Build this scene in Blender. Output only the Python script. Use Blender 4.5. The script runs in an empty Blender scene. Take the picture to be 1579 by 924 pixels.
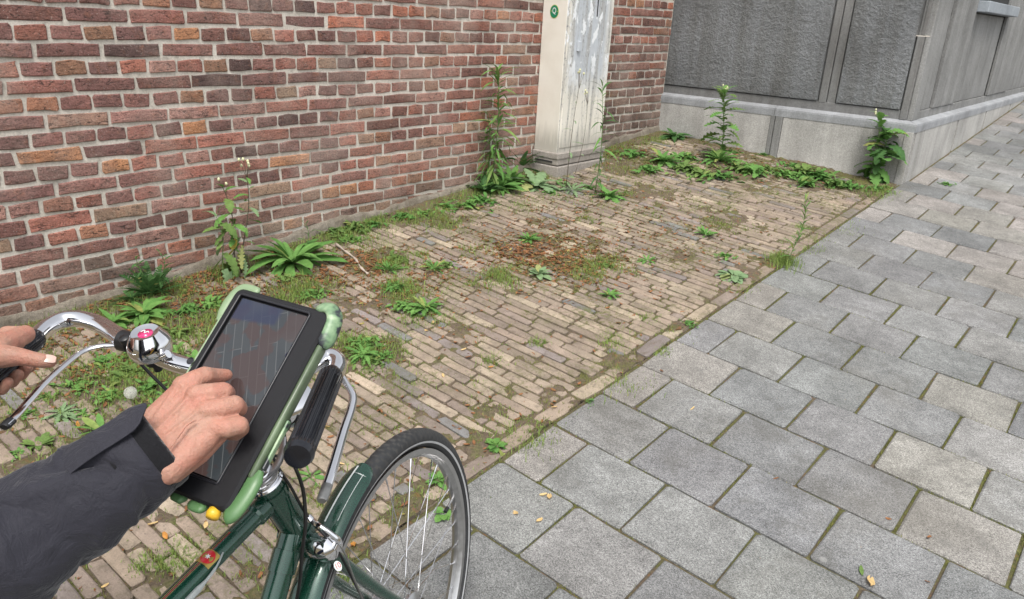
import bpy, bmesh, math, random
from mathutils import Vector, Matrix, Quaternion, noise
random.seed(7)
scn = bpy.context.scene
col = scn.collection
pi = math.pi
# ------------------------------------------------------------------ camera
CAM = Vector((1.27323, -2.36617, 1.21655))
RROW = [Vector((0.765160, 0.641486, 0.055005)), Vector((0.265410, -0.236433, -0.934696)), Vector((-0.586589, 0.729791, -0.351166))]
FPX, IW, IH = 1200.604, 1579.0, 924.0          # survey of the place: focal length and frame in photo pixels
SX, SY = -0.06765, 0.07657                      # the street slopes gently
cd = bpy.data.cameras.new('camera'); cam = bpy.data.objects.new('camera', cd); col.objects.link(cam)
cd.sensor_width = 36; cd.lens = FPX/IW*36; cd.clip_start = 0.05; cd.clip_end = 500
rm = Matrix((RROW[0], -RROW[1], -RROW[2])).transposed()
cam.matrix_world = Matrix.Translation(CAM) @ rm.to_4x4()
scn.camera = cam
# ------------------------------------------------------------------ light
SUN_EL, SUN_AZ = math.radians(60), math.radians(140)
w = bpy.data.worlds.new('World'); scn.world = w; w.use_nodes = True
nt = w.node_tree; nt.nodes.clear()
sky = nt.nodes.new('ShaderNodeTexSky'); sky.sky_type = 'NISHITA'; sky.sun_disc = False
sky.sun_elevation = SUN_EL; sky.sun_rotation = SUN_AZ; sky.air_density = 1.0; sky.dust_density = 3.0
hs = nt.nodes.new('ShaderNodeHueSaturation'); hs.inputs['Saturation'].default_value = 0.18
bg = nt.nodes.new('ShaderNodeBackground'); bg.inputs['Strength'].default_value = 0.15
ow = nt.nodes.new('ShaderNodeOutputWorld')
nt.links.new(sky.outputs[0], hs.inputs['Color']); nt.links.new(hs.outputs[0], bg.inputs[0]); nt.links.new(bg.outputs[0], ow.inputs[0])
sd = bpy.data.lights.new('sun', 'SUN'); sun = bpy.data.objects.new('sun', sd); col.objects.link(sun)
sd.energy = 1.4; sd.angle = math.radians(20); sd.color = (1, .955, .88)
sdir = Vector((math.sin(SUN_AZ)*math.cos(SUN_EL), math.cos(SUN_AZ)*math.cos(SUN_EL), math.sin(SUN_EL)))
sun.rotation_euler = sdir.to_track_quat('Z', 'Y').to_euler()
scn.view_settings.view_transform = 'Standard'; scn.view_settings.look = 'None'
scn.view_settings.exposure = 0.85; scn.view_settings.gamma = 1
scn.render.engine = 'CYCLES'

# ------------------------------------------------------------------ helpers
def ray(px, py): return RROW[0]*((px-IW/2)/FPX) + RROW[1]*((py-IH/2)/FPX) + RROW[2]
def PD(px, py, d): return CAM + ray(px, py)*d
def AT(px, py, z):
    r = ray(px, py); return CAM + r*((z-CAM.z)/r.z)
def gz(x, y): return SX*x + SY*y
def G(px, py, h=0.0):
    r = ray(px, py); s = (gz(CAM.x, CAM.y)+h-CAM.z)/(r.z-SX*r.x-SY*r.y); return CAM + r*s
def proj(p):
    d = Vector(p)-CAM; z = d.dot(RROW[2])
    if z < .02: return None
    return (IW/2+FPX*d.dot(RROW[0])/z, IH/2+FPX*d.dot(RROW[1])/z, z)
def inframe(p, m=20):
    q = proj(p)
    return q is not None and -m < q[0] < IW+m and -m < q[1] < IH+m
def nz(x, y, z=0.0): return noise.noise(Vector((x, y, z)))
GN = Vector((-SX, -SY, 1)).normalized()
GROT = Matrix((Vector((1, 0, SX)).normalized(), GN.cross(Vector((1, 0, SX)).normalized()), GN)).transposed()
def bump_h(x, y): return .006*nz(x*2.1, y*2.1, 3) + .003*nz(x*6, y*6, 9)
def pz(x, y):
    "height of the paving surface of the strip"
    k = min(1, max(0, -x/.15)); return gz(x, y) + bump_h(x, y)*k

def tag(o, label=None, cat=None, group=None, kind=None):
    if label: o['label'] = label
    if cat: o['category'] = cat
    if group: o['group'] = group
    if kind: o['kind'] = kind
    return o
def empty(name, loc=(0, 0, 0), label=None, cat=None, group=None, kind=None):
    o = bpy.data.objects.new(name, None); o.location = loc; o.empty_display_size = .05; col.objects.link(o)
    return tag(o, label, cat, group, kind)
def wloc(o):
    v = Vector((0, 0, 0))
    while o is not None: v += Vector(o.location); o = o.parent
    return v
class MB:
    def __init__(s): s.v = []; s.f = []; s.c = []; s.mi = []; s.uv = None
    def add(s, vs, fs, color=None, mi=0):
        n = len(s.v); s.v.extend(vs); s.f.extend([tuple(i+n for i in f) for f in fs])
        s.mi.extend([mi]*len(fs)); s.c.extend([color or (1, 1, 1)]*len(vs)); return s
    def box(s, a, b, M=None, bev=0.0, color=None):
        x0, y0, z0 = a; x1, y1, z1 = b
        if bev <= 0:
            vs = [Vector(p) for p in ((x0,y0,z0),(x1,y0,z0),(x1,y1,z0),(x0,y1,z0),(x0,y0,z1),(x1,y0,z1),(x1,y1,z1),(x0,y1,z1))]
            fs = [(0,3,2,1),(4,5,6,7),(0,1,5,4),(1,2,6,5),(2,3,7,6),(3,0,4,7)]
        else:
            bm = bmesh.new(); bmesh.ops.create_cube(bm, size=1)
            for v in bm.verts: v.co = Vector(((x0+x1)/2+v.co.x*(x1-x0), (y0+y1)/2+v.co.y*(y1-y0), (z0+z1)/2+v.co.z*(z1-z0)))
            bmesh.ops.bevel(bm, geom=bm.edges[:], offset=bev, segments=2, affect='EDGES', profile=.5)
            vs = [v.co.copy() for v in bm.verts]; bm.verts.index_update(); fs = [tuple(v.index for v in f.verts) for f in bm.faces]; bm.free()
        if M is not None: vs = [M @ v for v in vs]
        return s.add(vs, fs, color)
    def tube(s, pts, r, n=12, cap=True, closed=False, color=None, squash=None):
        pts = [Vector(p) for p in pts]; m = len(pts)
        rr = r if isinstance(r, (list, tuple)) else [r]*m
        vs = []; up = None
        for i, p in enumerate(pts):
            if closed: t = pts[(i+1) % m]-pts[i-1]
            else: t = pts[min(i+1, m-1)]-pts[max(i-1, 0)]
            t.normalize()
            if up is None:
                up = t.cross(Vector((0, 0, 1)) if abs(t.z) < .9 else Vector((1, 0, 0))).normalized()
            else: up = (up - t*up.dot(t)).normalized()
            b = t.cross(up)
            for k in range(n):
                a = 2*pi*k/n
                e1, e2 = math.cos(a), math.sin(a)
                if squash: e2 *= squash
                vs.append(p+(up*e1+b*e2)*rr[i])
        fs = []
        for i in range(m if closed else m-1):
            j = (i+1) % m
            for k in range(n): fs.append((i*n+k, i*n+(k+1) % n, j*n+(k+1) % n, j*n+k))
        if cap and not closed:
            fs.append(tuple(range(n-1, -1, -1))); fs.append(tuple((m-1)*n+k for k in range(n)))
        return s.add(vs, fs, color)
    def lathe(s, prof, M=None, n=24, color=None):
        "profile of (r, z) turned about local Z"
        vs = []; fs = []
        for r, z in prof:
            for k in range(n): vs.append(Vector((r*math.cos(2*pi*k/n), r*math.sin(2*pi*k/n), z)))
        for i in range(len(prof)-1):
            for k in range(n): fs.append((i*n+k, i*n+(k+1) % n, (i+1)*n+(k+1) % n, (i+1)*n+k))
        if prof[0][0] > 1e-6: fs.append(tuple(range(n-1, -1, -1)))
        if prof[-1][0] > 1e-6: fs.append(tuple((len(prof)-1)*n+k for k in range(n)))
        if M is not None: vs = [M @ v for v in vs]
        return s.add(vs, fs, color)
    def grid(s, P, color=None, closeu=False):
        "P: rows of points"
        R, K = len(P), len(P[0]); vs = [Vector(p) for row in P for p in row]; fs = []
        for i in range(R-1):
            for k in range(K if closeu else K-1):
                k2 = (k+1) % K; fs.append((i*K+k, i*K+k2, (i+1)*K+k2, (i+1)*K+k))
        return s.add(vs, fs, color)
    def mesh(s, name, mat, smooth=False, off=Vector((0, 0, 0))):
        me = bpy.data.meshes.new(name)
        me.from_pydata([tuple(Vector(v)-off) for v in s.v], [], s.f)
        if any(c != (1, 1, 1) for c in s.c[:1]) :
            at = me.color_attributes.new('Col', 'FLOAT_COLOR', 'POINT')
            at.data.foreach_set('color', [x for c in s.c for x in (c[0], c[1], c[2], 1)])
        for m_ in (mat if isinstance(mat, list) else [mat]): me.materials.append(m_)
        if isinstance(mat, list): me.polygons.foreach_set('material_index', s.mi)
        if smooth: me.polygons.foreach_set('use_smooth', [True]*len(me.polygons))
        me.update(); return me
    def build(s, name, mat, parent=None, smooth=False, loc=None, label=None, **kw):
        base = wloc(parent) if parent is not None else Vector((0, 0, 0))
        l = Vector(loc) if loc is not None else base
        o = bpy.data.objects.new(name, s.mesh(name, mat, smooth, l)); col.objects.link(o)
        o.location = l-base
        if parent is not None: o.parent = parent
        return tag(o, label, kw.get('cat'), kw.get('group'), kw.get('kind'))
def auto_smooth(o, ang=40):
    me = o.data
    if hasattr(me, 'set_sharp_from_angle'):
        me.polygons.foreach_set('use_smooth', [True]*len(me.polygons)); me.set_sharp_from_angle(angle=math.radians(ang))
    return o
def child(name, me, parent, loc=(0, 0, 0), rot=None, scale=1, color=None, kind=None):
    o = bpy.data.objects.new(name, me); col.objects.link(o); o.parent = parent; o.location = loc
    if rot is not None: o.rotation_euler = rot.to_euler() if hasattr(rot, 'to_euler') else rot
    if scale != 1: o.scale = (scale,)*3 if not isinstance(scale, tuple) else scale
    if color: o.color = (color[0], color[1], color[2], 1)
    if kind: o['kind'] = kind
    return o
def bez(pts, n=10):
    "Catmull-Rom through points"
    P = [Vector(p) for p in pts]; P = [P[0]*2-P[1]]+P+[P[-1]*2-P[-2]]; out = []
    for i in range(1, len(P)-2):
        for k in range(n):
            t = k/n; a, b, c, d = P[i-1:i+3]
            out.append(.5*((2*b)+(c-a)*t+(2*a-5*b+4*c-d)*t*t+(3*b-a-3*c+d)*t**3))
    out.append(P[-2]); return out

# ------------------------------------------------------------------ materials
def newmat(name):
    m = bpy.data.materials.new(name); m.use_nodes = True; m.node_tree.nodes.clear()
    nt = m.node_tree; out = nt.nodes.new('ShaderNodeOutputMaterial'); b = nt.nodes.new('ShaderNodeBsdfPrincipled')
    nt.links.new(b.outputs[0], out.inputs[0]); return m, nt, b
class N:
    "small node helper"
    def __init__(s, nt): s.nt = nt
    def n(s, t, **kw):
        x = s.nt.nodes.new(t)
        for k, v in kw.items(): setattr(x, k, v)
        return x
    def put(s, sock, v):
        if hasattr(v, 'is_output') or isinstance(v, bpy.types.NodeSocket): s.nt.links.new(v, sock)
        elif isinstance(v, (tuple, list)) and len(v) == 3 and sock.type == 'RGBA': sock.default_value = (*v, 1)
        else: sock.default_value = v
    def pos(s): return s.n('ShaderNodeNewGeometry').outputs['Position']
    def obj(s): return s.n('ShaderNodeTexCoord').outputs['Object']
    def map(s, vec, scale=(1, 1, 1), rot=(0, 0, 0)):
        m = s.n('ShaderNodeMapping'); s.nt.links.new(vec, m.inputs[0]); m.inputs['Scale'].default_value = scale; m.inputs['Rotation'].default_value = rot; return m.outputs[0]
    def noise(s, vec, sc, det=4, rough=.55, dist=0):
        m = s.n('ShaderNodeTexNoise'); s.nt.links.new(vec, m.inputs['Vector']); m.inputs['Scale'].default_value = sc
        m.inputs['Detail'].default_value = det; m.inputs['Roughness'].default_value = rough; m.inputs['Distortion'].default_value = dist; return m.outputs['Fac']
    def voro(s, vec, sc, feature='F1', out='Distance'):
        m = s.n('ShaderNodeTexVoronoi', feature=feature); s.nt.links.new(vec, m.inputs['Vector']); m.inputs['Scale'].default_value = sc; return m.outputs[out]
    def ramp(s, fac, stops, interp='LINEAR'):
        m = s.n('ShaderNodeValToRGB'); s.nt.links.new(fac, m.inputs[0]); cr = m.color_ramp; cr.interpolation = interp
        while len(cr.elements) < len(stops): cr.elements.new(.5)
        for e, (p, c) in zip(cr.elements, stops):
            e.position = p; e.color = (c, c, c, 1) if not isinstance(c, (tuple, list)) else (*c, 1)
        return m.outputs[0]
    def mix(s, fac, a, b, mode='MIX'):
        m = s.n('ShaderNodeMixRGB', blend_type=mode); s.put(m.inputs[0], fac); s.put(m.inputs[1], a); s.put(m.inputs[2], b); return m.outputs[0]
    def math(s, op, a, b=0.0, c=None):
        m = s.n('ShaderNodeMath', operation=op); s.put(m.inputs[0], a); s.put(m.inputs[1], b)
        if c is not None: s.put(m.inputs[2], c)
        return m.outputs[0]
    def bump(s, h, strength=.5, dist=.002, prev=None):
        m = s.n('ShaderNodeBump'); m.inputs['Strength'].default_value = strength; m.inputs['Distance'].default_value = dist
        s.nt.links.new(h, m.inputs['Height'])
        if prev is not None: s.nt.links.new(prev, m.inputs['Normal'])
        return m.outputs[0]
    def sep(s, vec):
        m = s.n('ShaderNodeSeparateXYZ'); s.nt.links.new(vec, m.inputs[0]); return m.outputs
def plain(name, colr, rough=.5, metal=0, var=.15, nscale=40, bump=.15, bdist=.0005, spec=.5, coat=0, obj=True):
    m, nt, b = newmat(name); h = N(nt); v = h.obj() if obj else h.pos()
    n1 = h.noise(v, nscale, 5); n2 = h.noise(v, nscale*.13, 3)
    f = h.mix(.5, n1, n2)
    c = h.mix(1, colr, h.ramp(f, [(.3, 1-var), (.7, 1+var*.3)]), 'MULTIPLY')
    h.put(b.inputs['Base Color'], c); b.inputs['Metallic'].default_value = metal
    h.put(b.inputs['Roughness'], h.ramp(n1, [(.3, max(.02, rough-.06)), (.7, min(1, rough+.08))]))
    b.inputs['Specular IOR Level'].default_value = spec; b.inputs['Coat Weight'].default_value = coat; b.inputs['Coat Roughness'].default_value = .06
    if bump > 0: nt.links.new(h.bump(n1, bump, bdist), b.inputs['Normal'])
    return m
def piece_mat(name, src, kind):
    "bricks, pavers and slabs: each piece brings its own colour"
    m, nt, b = newmat(name); h = N(nt); P = h.pos()
    if src == 'object': base = h.n('ShaderNodeObjectInfo').outputs['Color']
    else: base = h.n('ShaderNodeAttribute', attribute_name='Col').outputs['Color']
    if kind == 'brick':
        big = h.noise(P, 14, 5, .6); fine = h.noise(P, 160, 5, .7)
        crack = h.noise(h.map(P, (1, 1, 2.6)), 38, 6, .75, 1.2)
        c = h.mix(h.ramp(big, [(.42, 0), (.68, .42)]), base, (.10, .062, .055))
        c = h.mix(h.ramp(h.noise(P, 27, 5, .6), [(.55, 0), (.72, .45)]), c, (.36, .15, .085))
        c = h.mix(h.ramp(crack, [(.39, .85), (.46, 0)]), c, (.040, .028, .026))
        c = h.mix(h.ramp(h.noise(P, 95, 5, .7), [(.60, 0), (.68, .55)]), c, (.46, .41, .36))
        c = h.mix(h.ramp(h.noise(P, 210, 3, .6), [(.69, 0), (.72, .9)]), c, (.72, .70, .66))
        c = h.mix(h.ramp(h.noise(P, 3.2, 4, .6), [(.44, 0), (.68, .5)]), c, (.45, .35, .30))
        c = h.mix(1, c, h.ramp(fine, [(.25, .55), (.75, 1.35)]), 'MULTIPLY')
        nb = h.bump(crack, 1, .010); nb = h.bump(h.noise(P, 70, 6, .75), .8, .005, nb); nb = h.bump(fine, .8, .002, nb); r = .92
    elif kind == 'paver':
        big = h.noise(P, 9, 5, .6); fine = h.noise(P, 220, 5, .75); mo = h.noise(P, 2.6, 5, .6)
        c = h.mix(h.ramp(big, [(.38, 0), (.70, .55)]), base, (.13, .105, .08))
        c = h.mix(h.ramp(h.noise(P, 34, 5, .7), [(.52, 0), (.66, .6)]), c, (.12, .10, .075))
        mm = h.math('MULTIPLY', h.ramp(mo, [(.46, 0), (.62, 1)]), h.ramp(h.noise(P, 60, 5, .65), [(.46, 0), (.60, .85)]))
        c = h.mix(mm, c, (.12, .125, .045))
        c = h.mix(h.ramp(h.noise(P, 120, 4, .6), [(.62, 0), (.72, .45)]), c, (.07, .055, .045))
        c = h.mix(1, c, h.ramp(fine, [(.2, .62), (.8, 1.25)]), 'MULTIPLY')
        nb = h.bump(h.noise(P, 50, 6, .7), .7, .003); nb = h.bump(fine, .6, .001, nb); r = .92
    else:
        fine = h.noise(P, 330, 4, .8); mid = h.noise(P, 22, 6, .65); big = h.noise(P, 4.5, 4, .6)
        sp = h.voro(P, 420, 'F1', 'Color'); spv = h.sep(sp)[0]
        c = h.mix(1, base, h.ramp(spv, [(.0, .50), (.35, .88), (.7, 1.12), (1, 1.55)]), 'MULTIPLY')
        c = h.mix(1, c, h.ramp(mid, [(.3, .80), (.7, 1.12)]), 'MULTIPLY')
        c = h.mix(1, c, h.ramp(big, [(.32, .72), (.62, 1.08)]), 'MULTIPLY')
        c = h.mix(h.ramp(h.noise(P, 1.5, 6, .7), [(.50, 0), (.68, .40)]), c, (.125, .115, .095))
        c = h.mix(h.ramp(h.noise(P, 48, 5, .75), [(.60, 0), (.70, .5)]), c, (.13, .125, .11))
        c = h.mix(1, c, h.ramp(fine, [(.3, .74), (.7, 1.22)]), 'MULTIPLY')
        c = h.mix(h.ramp(h.noise(P, 12, 5, .6), [(.56, 0), (.74, .5)]), c, (.12, .12, .115))
        c = h.mix(h.ramp(h.voro(P, 3.1), [(.0, .5), (.03, .35), (.035, 0)]), c, (.33, .33, .32))
        nb = h.bump(fine, .5, .0012); nb = h.bump(mid, .4, .002, nb); r = .85
    h.put(b.inputs['Base Color'], c); b.inputs['Roughness'].default_value = r; b.inputs['Specular IOR Level'].default_value = .25
    nt.links.new(nb, b.inputs['Normal']); return m
M = {}
for k in ('brick', 'paver', 'slab'):
    M[k] = piece_mat(k, 'object', k); M[k+'_joined'] = piece_mat(k+'_joined', 'attr', k)
def mortar_mat():
    m, nt, b = newmat('mortar'); h = N(nt); P = h.pos()
    f = h.noise(P, 130, 5, .7); g = h.noise(P, 7, 5, .6)
    c = h.mix(h.ramp(g, [(.38, 0), (.66, .8)]), (.60, .56, .50), (.42, .385, .335))
    low = h.sep(P)[2]; 
    c = h.mix(h.ramp(h.noise(P, 28, 4), [(.6, 0), (.75, .5)]), c, (.16, .14, .12))
    c = h.mix(1, c, h.ramp(f, [(.3, .75), (.7, 1.15)]), 'MULTIPLY')
    h.put(b.inputs['Base Color'], c); b.inputs['Roughness'].default_value = .95; b.inputs['Specular IOR Level'].default_value = .2
    nt.links.new(h.bump(f, .8, .003), b.inputs['Normal']); return m
M['mortar'] = mortar_mat()
def soil_mat(name='soil', green=1.0, thr=.47):
    m, nt, b = newmat(name); h = N(nt); P = h.pos()
    a = h.noise(P, 5, 6, .65); f = h.noise(P, 90, 6, .75); g = h.noise(P, 24, 5, .6)
    soil = h.mix(g, (.085, .065, .048), (.21, .165, .12))
    moss = h.mix(g, (.06, .07, .022), (.15, .16, .055))
    k = h.ramp(h.mix(.5, a, g), [(thr, 0), (thr+.13, green)])
    c = h.mix(k, soil, moss)
    c = h.mix(h.ramp(h.noise(P, 45, 3), [(.58, 0), (.7, .6)]), c, (.19, .085, .04))
    c = h.mix(1, c, h.ramp(f, [(.25, .5), (.75, 1.35)]), 'MULTIPLY')
    h.put(b.inputs['Base Color'], c); b.inputs['Roughness'].default_value = 1; b.inputs['Specular IOR Level'].default_value = .1
    nb = h.bump(f, 1, .006); nt.links.new(h.bump(g, .6, .01, nb), b.inputs['Normal']); return m
M['soil'] = soil_mat('soil', .85); M['joint_moss'] = soil_mat('joint_moss', .8, .42)
def leaf_mat(name, c1, c2, trans=.25):
    m, nt, b = newmat(name); h = N(nt); P = h.obj()
    g = h.noise(P, 60, 4, .6); rnd = h.n('ShaderNodeObjectInfo').outputs['Random']; isl = h.n('ShaderNodeNewGeometry').outputs['Random Per Island']
    k = h.math('MULTIPLY', h.math('ADD', rnd, isl), .5)
    c = h.mix(k, c1, c2); c = h.mix(h.ramp(h.math('FRACT', h.math('ADD', rnd, isl)), [(.95, 0), (.985, .6)]), c, (.40, .37, .12)); c = h.mix(1, c, h.ramp(g, [(.3, .75), (.7, 1.2)]), 'MULTIPLY')
    h.put(b.inputs['Base Color'], c); b.inputs['Roughness'].default_value = .72; b.inputs['Specular IOR Level'].default_value = .2
    nt.links.new(h.bump(g, .4, .002), b.inputs['Normal'])
    t = nt.nodes.new('ShaderNodeBsdfTranslucent'); h.put(t.inputs[0], c); mx = nt.nodes.new('ShaderNodeMixShader'); mx.inputs[0].default_value = trans
    out = [n for n in nt.nodes if n.type == 'OUTPUT_MATERIAL'][0]
    nt.links.new(b.outputs[0], mx.inputs[1]); nt.links.new(t.outputs[0], mx.inputs[2]); nt.links.new(mx.outputs[0], out.inputs[0]); return m
M['leaf'] = leaf_mat('leaf', (.085, .21, .050), (.17, .33, .085))
M['leaf_dark'] = leaf_mat('leaf_dark', (.045, .115, .035), (.085, .18, .055))
M['leaf_pale'] = leaf_mat('leaf_pale', (.17, .27, .14), (.25, .36, .18))
M['leaf_yellow'] = leaf_mat('leaf_yellow', (.42, .36, .06), (.50, .42, .14))
M['leaf_olive'] = leaf_mat('leaf_olive', (.10, .18, .05), (.19, .28, .08))
M['grass'] = leaf_mat('grass', (.10, .19, .035), (.28, .36, .10))
M['moss'] = leaf_mat('moss', (.11, .13, .03), (.24, .25, .07), .1)
M['stem'] = plain('stem', (.12, .20, .06), .6, var=.3)
M['stem_brown'] = plain('stem_brown', (.10, .075, .05), .7, var=.3)
M['litter'] = leaf_mat('litter', (.13, .06, .03), (.36, .17, .075), .1)
M['dead_leaf'] = leaf_mat('dead_leaf', (.60, .40, .17), (.72, .55, .28), .2)
M['dead_leaf_orange'] = leaf_mat('dead_leaf_orange', (.50, .22, .05), (.58, .28, .08), .2)
M['wood'] = plain('twig_wood', (.45, .38, .32), .8, var=.4, nscale=120, bump=.5)
def stone_mat(name, base, dark, rough_scale, bstr, bdist, streak=.5, speck=.5):
    m, nt, b = newmat(name); h = N(nt); P = h.pos()
    f = h.noise(P, rough_scale, 6, .7); f2 = h.noise(P, 260, 4, .75)
    st = h.noise(h.map(P, (9, 9, .8)), 1.0, 5, .6); st2 = h.noise(h.map(P, (34, 34, 2.2)), 1.0, 4, .6); big = h.noise(P, 2.2, 4, .55)
    c = h.mix(h.ramp(h.mix(.35, st, st2), [(.42, 0), (.62, streak)]), base, dark)
    c = h.mix(1, c, h.ramp(big, [(.35, .82), (.65, 1.15)]), 'MULTIPLY')
    c = h.mix(1, c, h.ramp(f2, [(.28, 1-speck*.6), (.72, 1+speck*.5)]), 'MULTIPLY')
    c = h.mix(1, c, h.ramp(f, [(.3, .80), (.7, 1.12)]), 'MULTIPLY')
    h.put(b.inputs['Base Color'], c); b.inputs['Roughness'].default_value = .85; b.inputs['Specular IOR Level'].default_value = .3
    nb = h.bump(f, bstr, bdist); nt.links.new(h.bump(f2, .3, .001, nb), b.inputs['Normal']); return m
M['stone_rough'] = stone_mat('stone_rough', (.200, .208, .215), (.125, .123, .115), 70, 1, .018, .65)
M['stone_band'] = stone_mat('stone_band', (.185, .186, .184), (.135, .132, .126), 60, .3, .003, .8)
M['stone_fine'] = stone_mat('stone_fine', (.25, .25, .245), (.16, .16, .152), 90, .5, .004, .7, .8)
M['stone_plinth'] = stone_mat('stone_plinth', (.43, .42, .40), (.27, .262, .245), 80, .5, .004, .6, .8)
M['stone_ledge'] = stone_mat('stone_ledge', (.33, .34, .355), (.22, .225, .23), 80, .3, .003, .6, .3)
M['stone_blue'] = stone_mat('stone_blue', (.30, .33, .36), (.24, .26, .28), 80, .3, .003, .5, .4)
# ------------------------------------------------------------------ pieces: one low brick-shaped block, front at +depth
def block(L, W, H, seed, jit=.002, cham=.006, bev=.003, dome=.0015):
    "block with ragged, worn top edges; long side X, short side Y, top +Z at 0; 50 triangles"
    r = random.Random(seed); a, b = L/2, W/2; c = min(cham, b*.6)
    o = [(-a, -b+c), (-a+c, -b), (0, -b), (a-c, -b), (a, -b+c), (a, b-c), (a-c, b), (0, b), (-a+c, b), (-a, b-c)]
    n = 10; vs = []
    jj = [(r.uniform(-jit, jit), r.uniform(-jit, jit)) for _ in o]
    for (x, y), (jx, jy) in zip(o, jj): vs.append(Vector((x+jx*.6, y+jy*.6, -H)))
    for (x, y), (jx, jy) in zip(o, jj): vs.append(Vector((x+jx, y+jy, -bev*r.uniform(.8, 1.5))))
    for (x, y), (jx, jy) in zip(o, jj):
        k = bev*r.uniform(.8, 1.9); vs.append(Vector((x+jx-math.copysign(k, x) if x else x+jx, y+jy-math.copysign(k, y), r.uniform(-.0005, .0005))))
    vs.append(Vector((r.uniform(-.1, .1)*L, r.uniform(-.1, .1)*W, dome)))
    fs = []
    for k in range(n):
        j = (k+1) % n
        fs += [(k, j, n+j, n+k), (n+k, n+j, 2*n+j, 2*n+k), (2*n+k, 2*n+j, 3*n)]
    return vs, fs
def block_mesh(name, mat, *a, **k):
    vs, fs = block(*a, **k); m = MB(); m.add(vs, fs); me = m.mesh(name, mat, False); return me
def jitc(c, r, v=.18):
    s = 1+r.uniform(-v, v); return tuple(max(.01, x*s*(1+r.uniform(-.012, .012))) for x in c)
WALLC = [((.21, .115, .102), 26), ((.155, .092, .086), 18), ((.29, .135, .108), 20), ((.33, .20, .175), 13), ((.36, .15, .10), 8), ((.26, .155, .105), 9), ((.10, .068, .066), 8), ((.30, .22, .165), 6), ((.38, .20, .11), 3)]
PAVC = [((.340, .272, .212), 34), ((.295, .235, .188), 28), ((.265, .213, .180), 16), ((.40, .33, .25), 12), ((.20, .20, .20), 4), ((.245, .21, .20), 7)]
def pick(tab, r):
    t = r.random()*sum(w for _, w in tab)
    for c, w_ in tab:
        t -= w_
        if t <= 0: return c
    return tab[0][0]

# ------------------------------------------------------------------ ground
def sheet(name, x0, y0, x1, y1, dz, mat, n=1):
    m = MB(); m.grid([[Vector((x0+(x1-x0)*i/n, y0+(y1-y0)*j/n, gz(x0+(x1-x0)*i/n, y0+(y1-y0)*j/n)+dz)) for i in range(n+1)] for j in range(n+1)])
    return m.build(name, mat, None, kind='structure')
ground = sheet('ground', -60, -60, 60, 60, -.06, M['soil'], 4)
# patches of soil and moss that have grown over the paving: (photo place, radius m, strength)
PATCH = [(840, 398, .30, 1.0), (900, 408, .20, .8), (770, 425, .16, .7), (620, 470, .22, .7), (560, 545, .22, .8), (300, 480, .30, 1.0), (180, 590, .36, .75), (110, 680, .25, .5),
         (640, 425, .18, .6), (560, 400, .22, .9), (660, 330, .30, .9), (450, 450, .25, .9), (1000, 300, .3, .7), (950, 245, .45, .9), (1120, 262, .4, .9), (1250, 275, .35, .9),
         (1330, 292, .2, .9), (1110, 340, .25, .6), (780, 640, .16, .6), (830, 655, .12, .7), (620, 640, .13, .5), (860, 600, .12, .5), (1060, 505, .07, .8), (960, 560, .1, .6), (1150, 425, .15, .6),
         (1210, 405, .12, 1.0), (400, 520, .3, .8), (60, 760, .3, .5), (700, 505, .12, .5), (930, 360, .2, .5), (1050, 395, .2, .5), (850, 340, .2, .5), (740, 700, .12, .6), (640, 780, .12, .7), (530, 900, .12, .5), (230, 790, .12, .5), (350, 880, .12, .5)]
PW = [(G(a, b), r, s) for a, b, r, s in PATCH]
def cover(x, y):
    k = 0
    for p, r, s in PW:
        d2 = ((x-p.x)**2+(y-p.y)**2)/(r*r)
        if d2 < 4: k = max(k, s*math.exp(-d2*1.1))
    dw = x+1.80; k = max(k, 1.15*math.exp(-(dw/.16)**2)); k = max(k, .8*math.exp(-((y-3.15)/.16)**2))
    k += .45*nz(x*4.2, y*4.2, 5)+.60*nz(x*12, y*12, 1)+.45*nz(x*30, y*30, 8)-.03
    return max(-.3, min(1.1, k))
def soil_z(x, y): return pz(x, y) - .0095 + .0155*max(0, min(1, (cover(x, y)-.12)*1.5)) + .003*nz(x*25, y*25, 2) + .002*nz(x*60, y*60, 4)
m = MB(); st = .0135
nx = int(1.81/st); ny = int(5.75/st)
m.grid([[Vector((-1.80+i*1.79/nx, -2.45+j*5.72/ny, soil_z(-1.80+i*1.79/nx, -2.45+j*5.72/ny))) for i in range(nx+1)] for j in range(ny+1)])
soil = m.build('soil', M['soil'], None, smooth=True, kind='structure')
soil['label'] = 'brown soil and green moss between and over the old paving bricks'

# ------------------------------------------------------------------ brick strip
def basis_at(r, tilt=.012, yaw=.012):
    return GROT @ Matrix.Rotation(r.gauss(0, yaw), 3, 'Z') @ Matrix.Rotation(r.gauss(0, tilt), 3, 'X') @ Matrix.Rotation(r.gauss(0, tilt*.5), 3, 'Y')
paving = MB(); paving.box((-1.80, -2.45, -.075), (-.002, 3.15, -.045)); paving.v = [Vector((v.x, v.y, v.z+gz(v.x, v.y))) for v in paving.v]
brick_paving = paving.build('brick_paving', M['soil'], None, kind='structure')
rr = random.Random(11); pv = []
y = -2.42; row = 0; pitch = .0450
while y < 3.12:
    x = -1.79 + (.088 if row % 2 else 0) + rr.uniform(-.03, .03); ang = 0
    ang = .05*math.exp(-((y+1.0)/1.2)**2)
    while x < -.075:
        L = rr.choice([.165, .172, .178, .182, .170]);
        if rr.random() < .10: L = rr.uniform(.09, .14)
        x1 = x+L
        if x1 > -.074: L = -.074-x; x1 = -.074
        if L > .045:
            cx = (x+x1)/2; yy = y + .10*(-(cx)/1.8)*0 + .012*math.sin(cx*3+y*1.3) + rr.uniform(-.0015, .0015)
            pv.append((cx, yy, L-.007-rr.uniform(0, .006), pitch-.0055-rr.uniform(0, .005), 0))
        x = x1
    y += pitch; row += 1
y = -2.4
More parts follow.
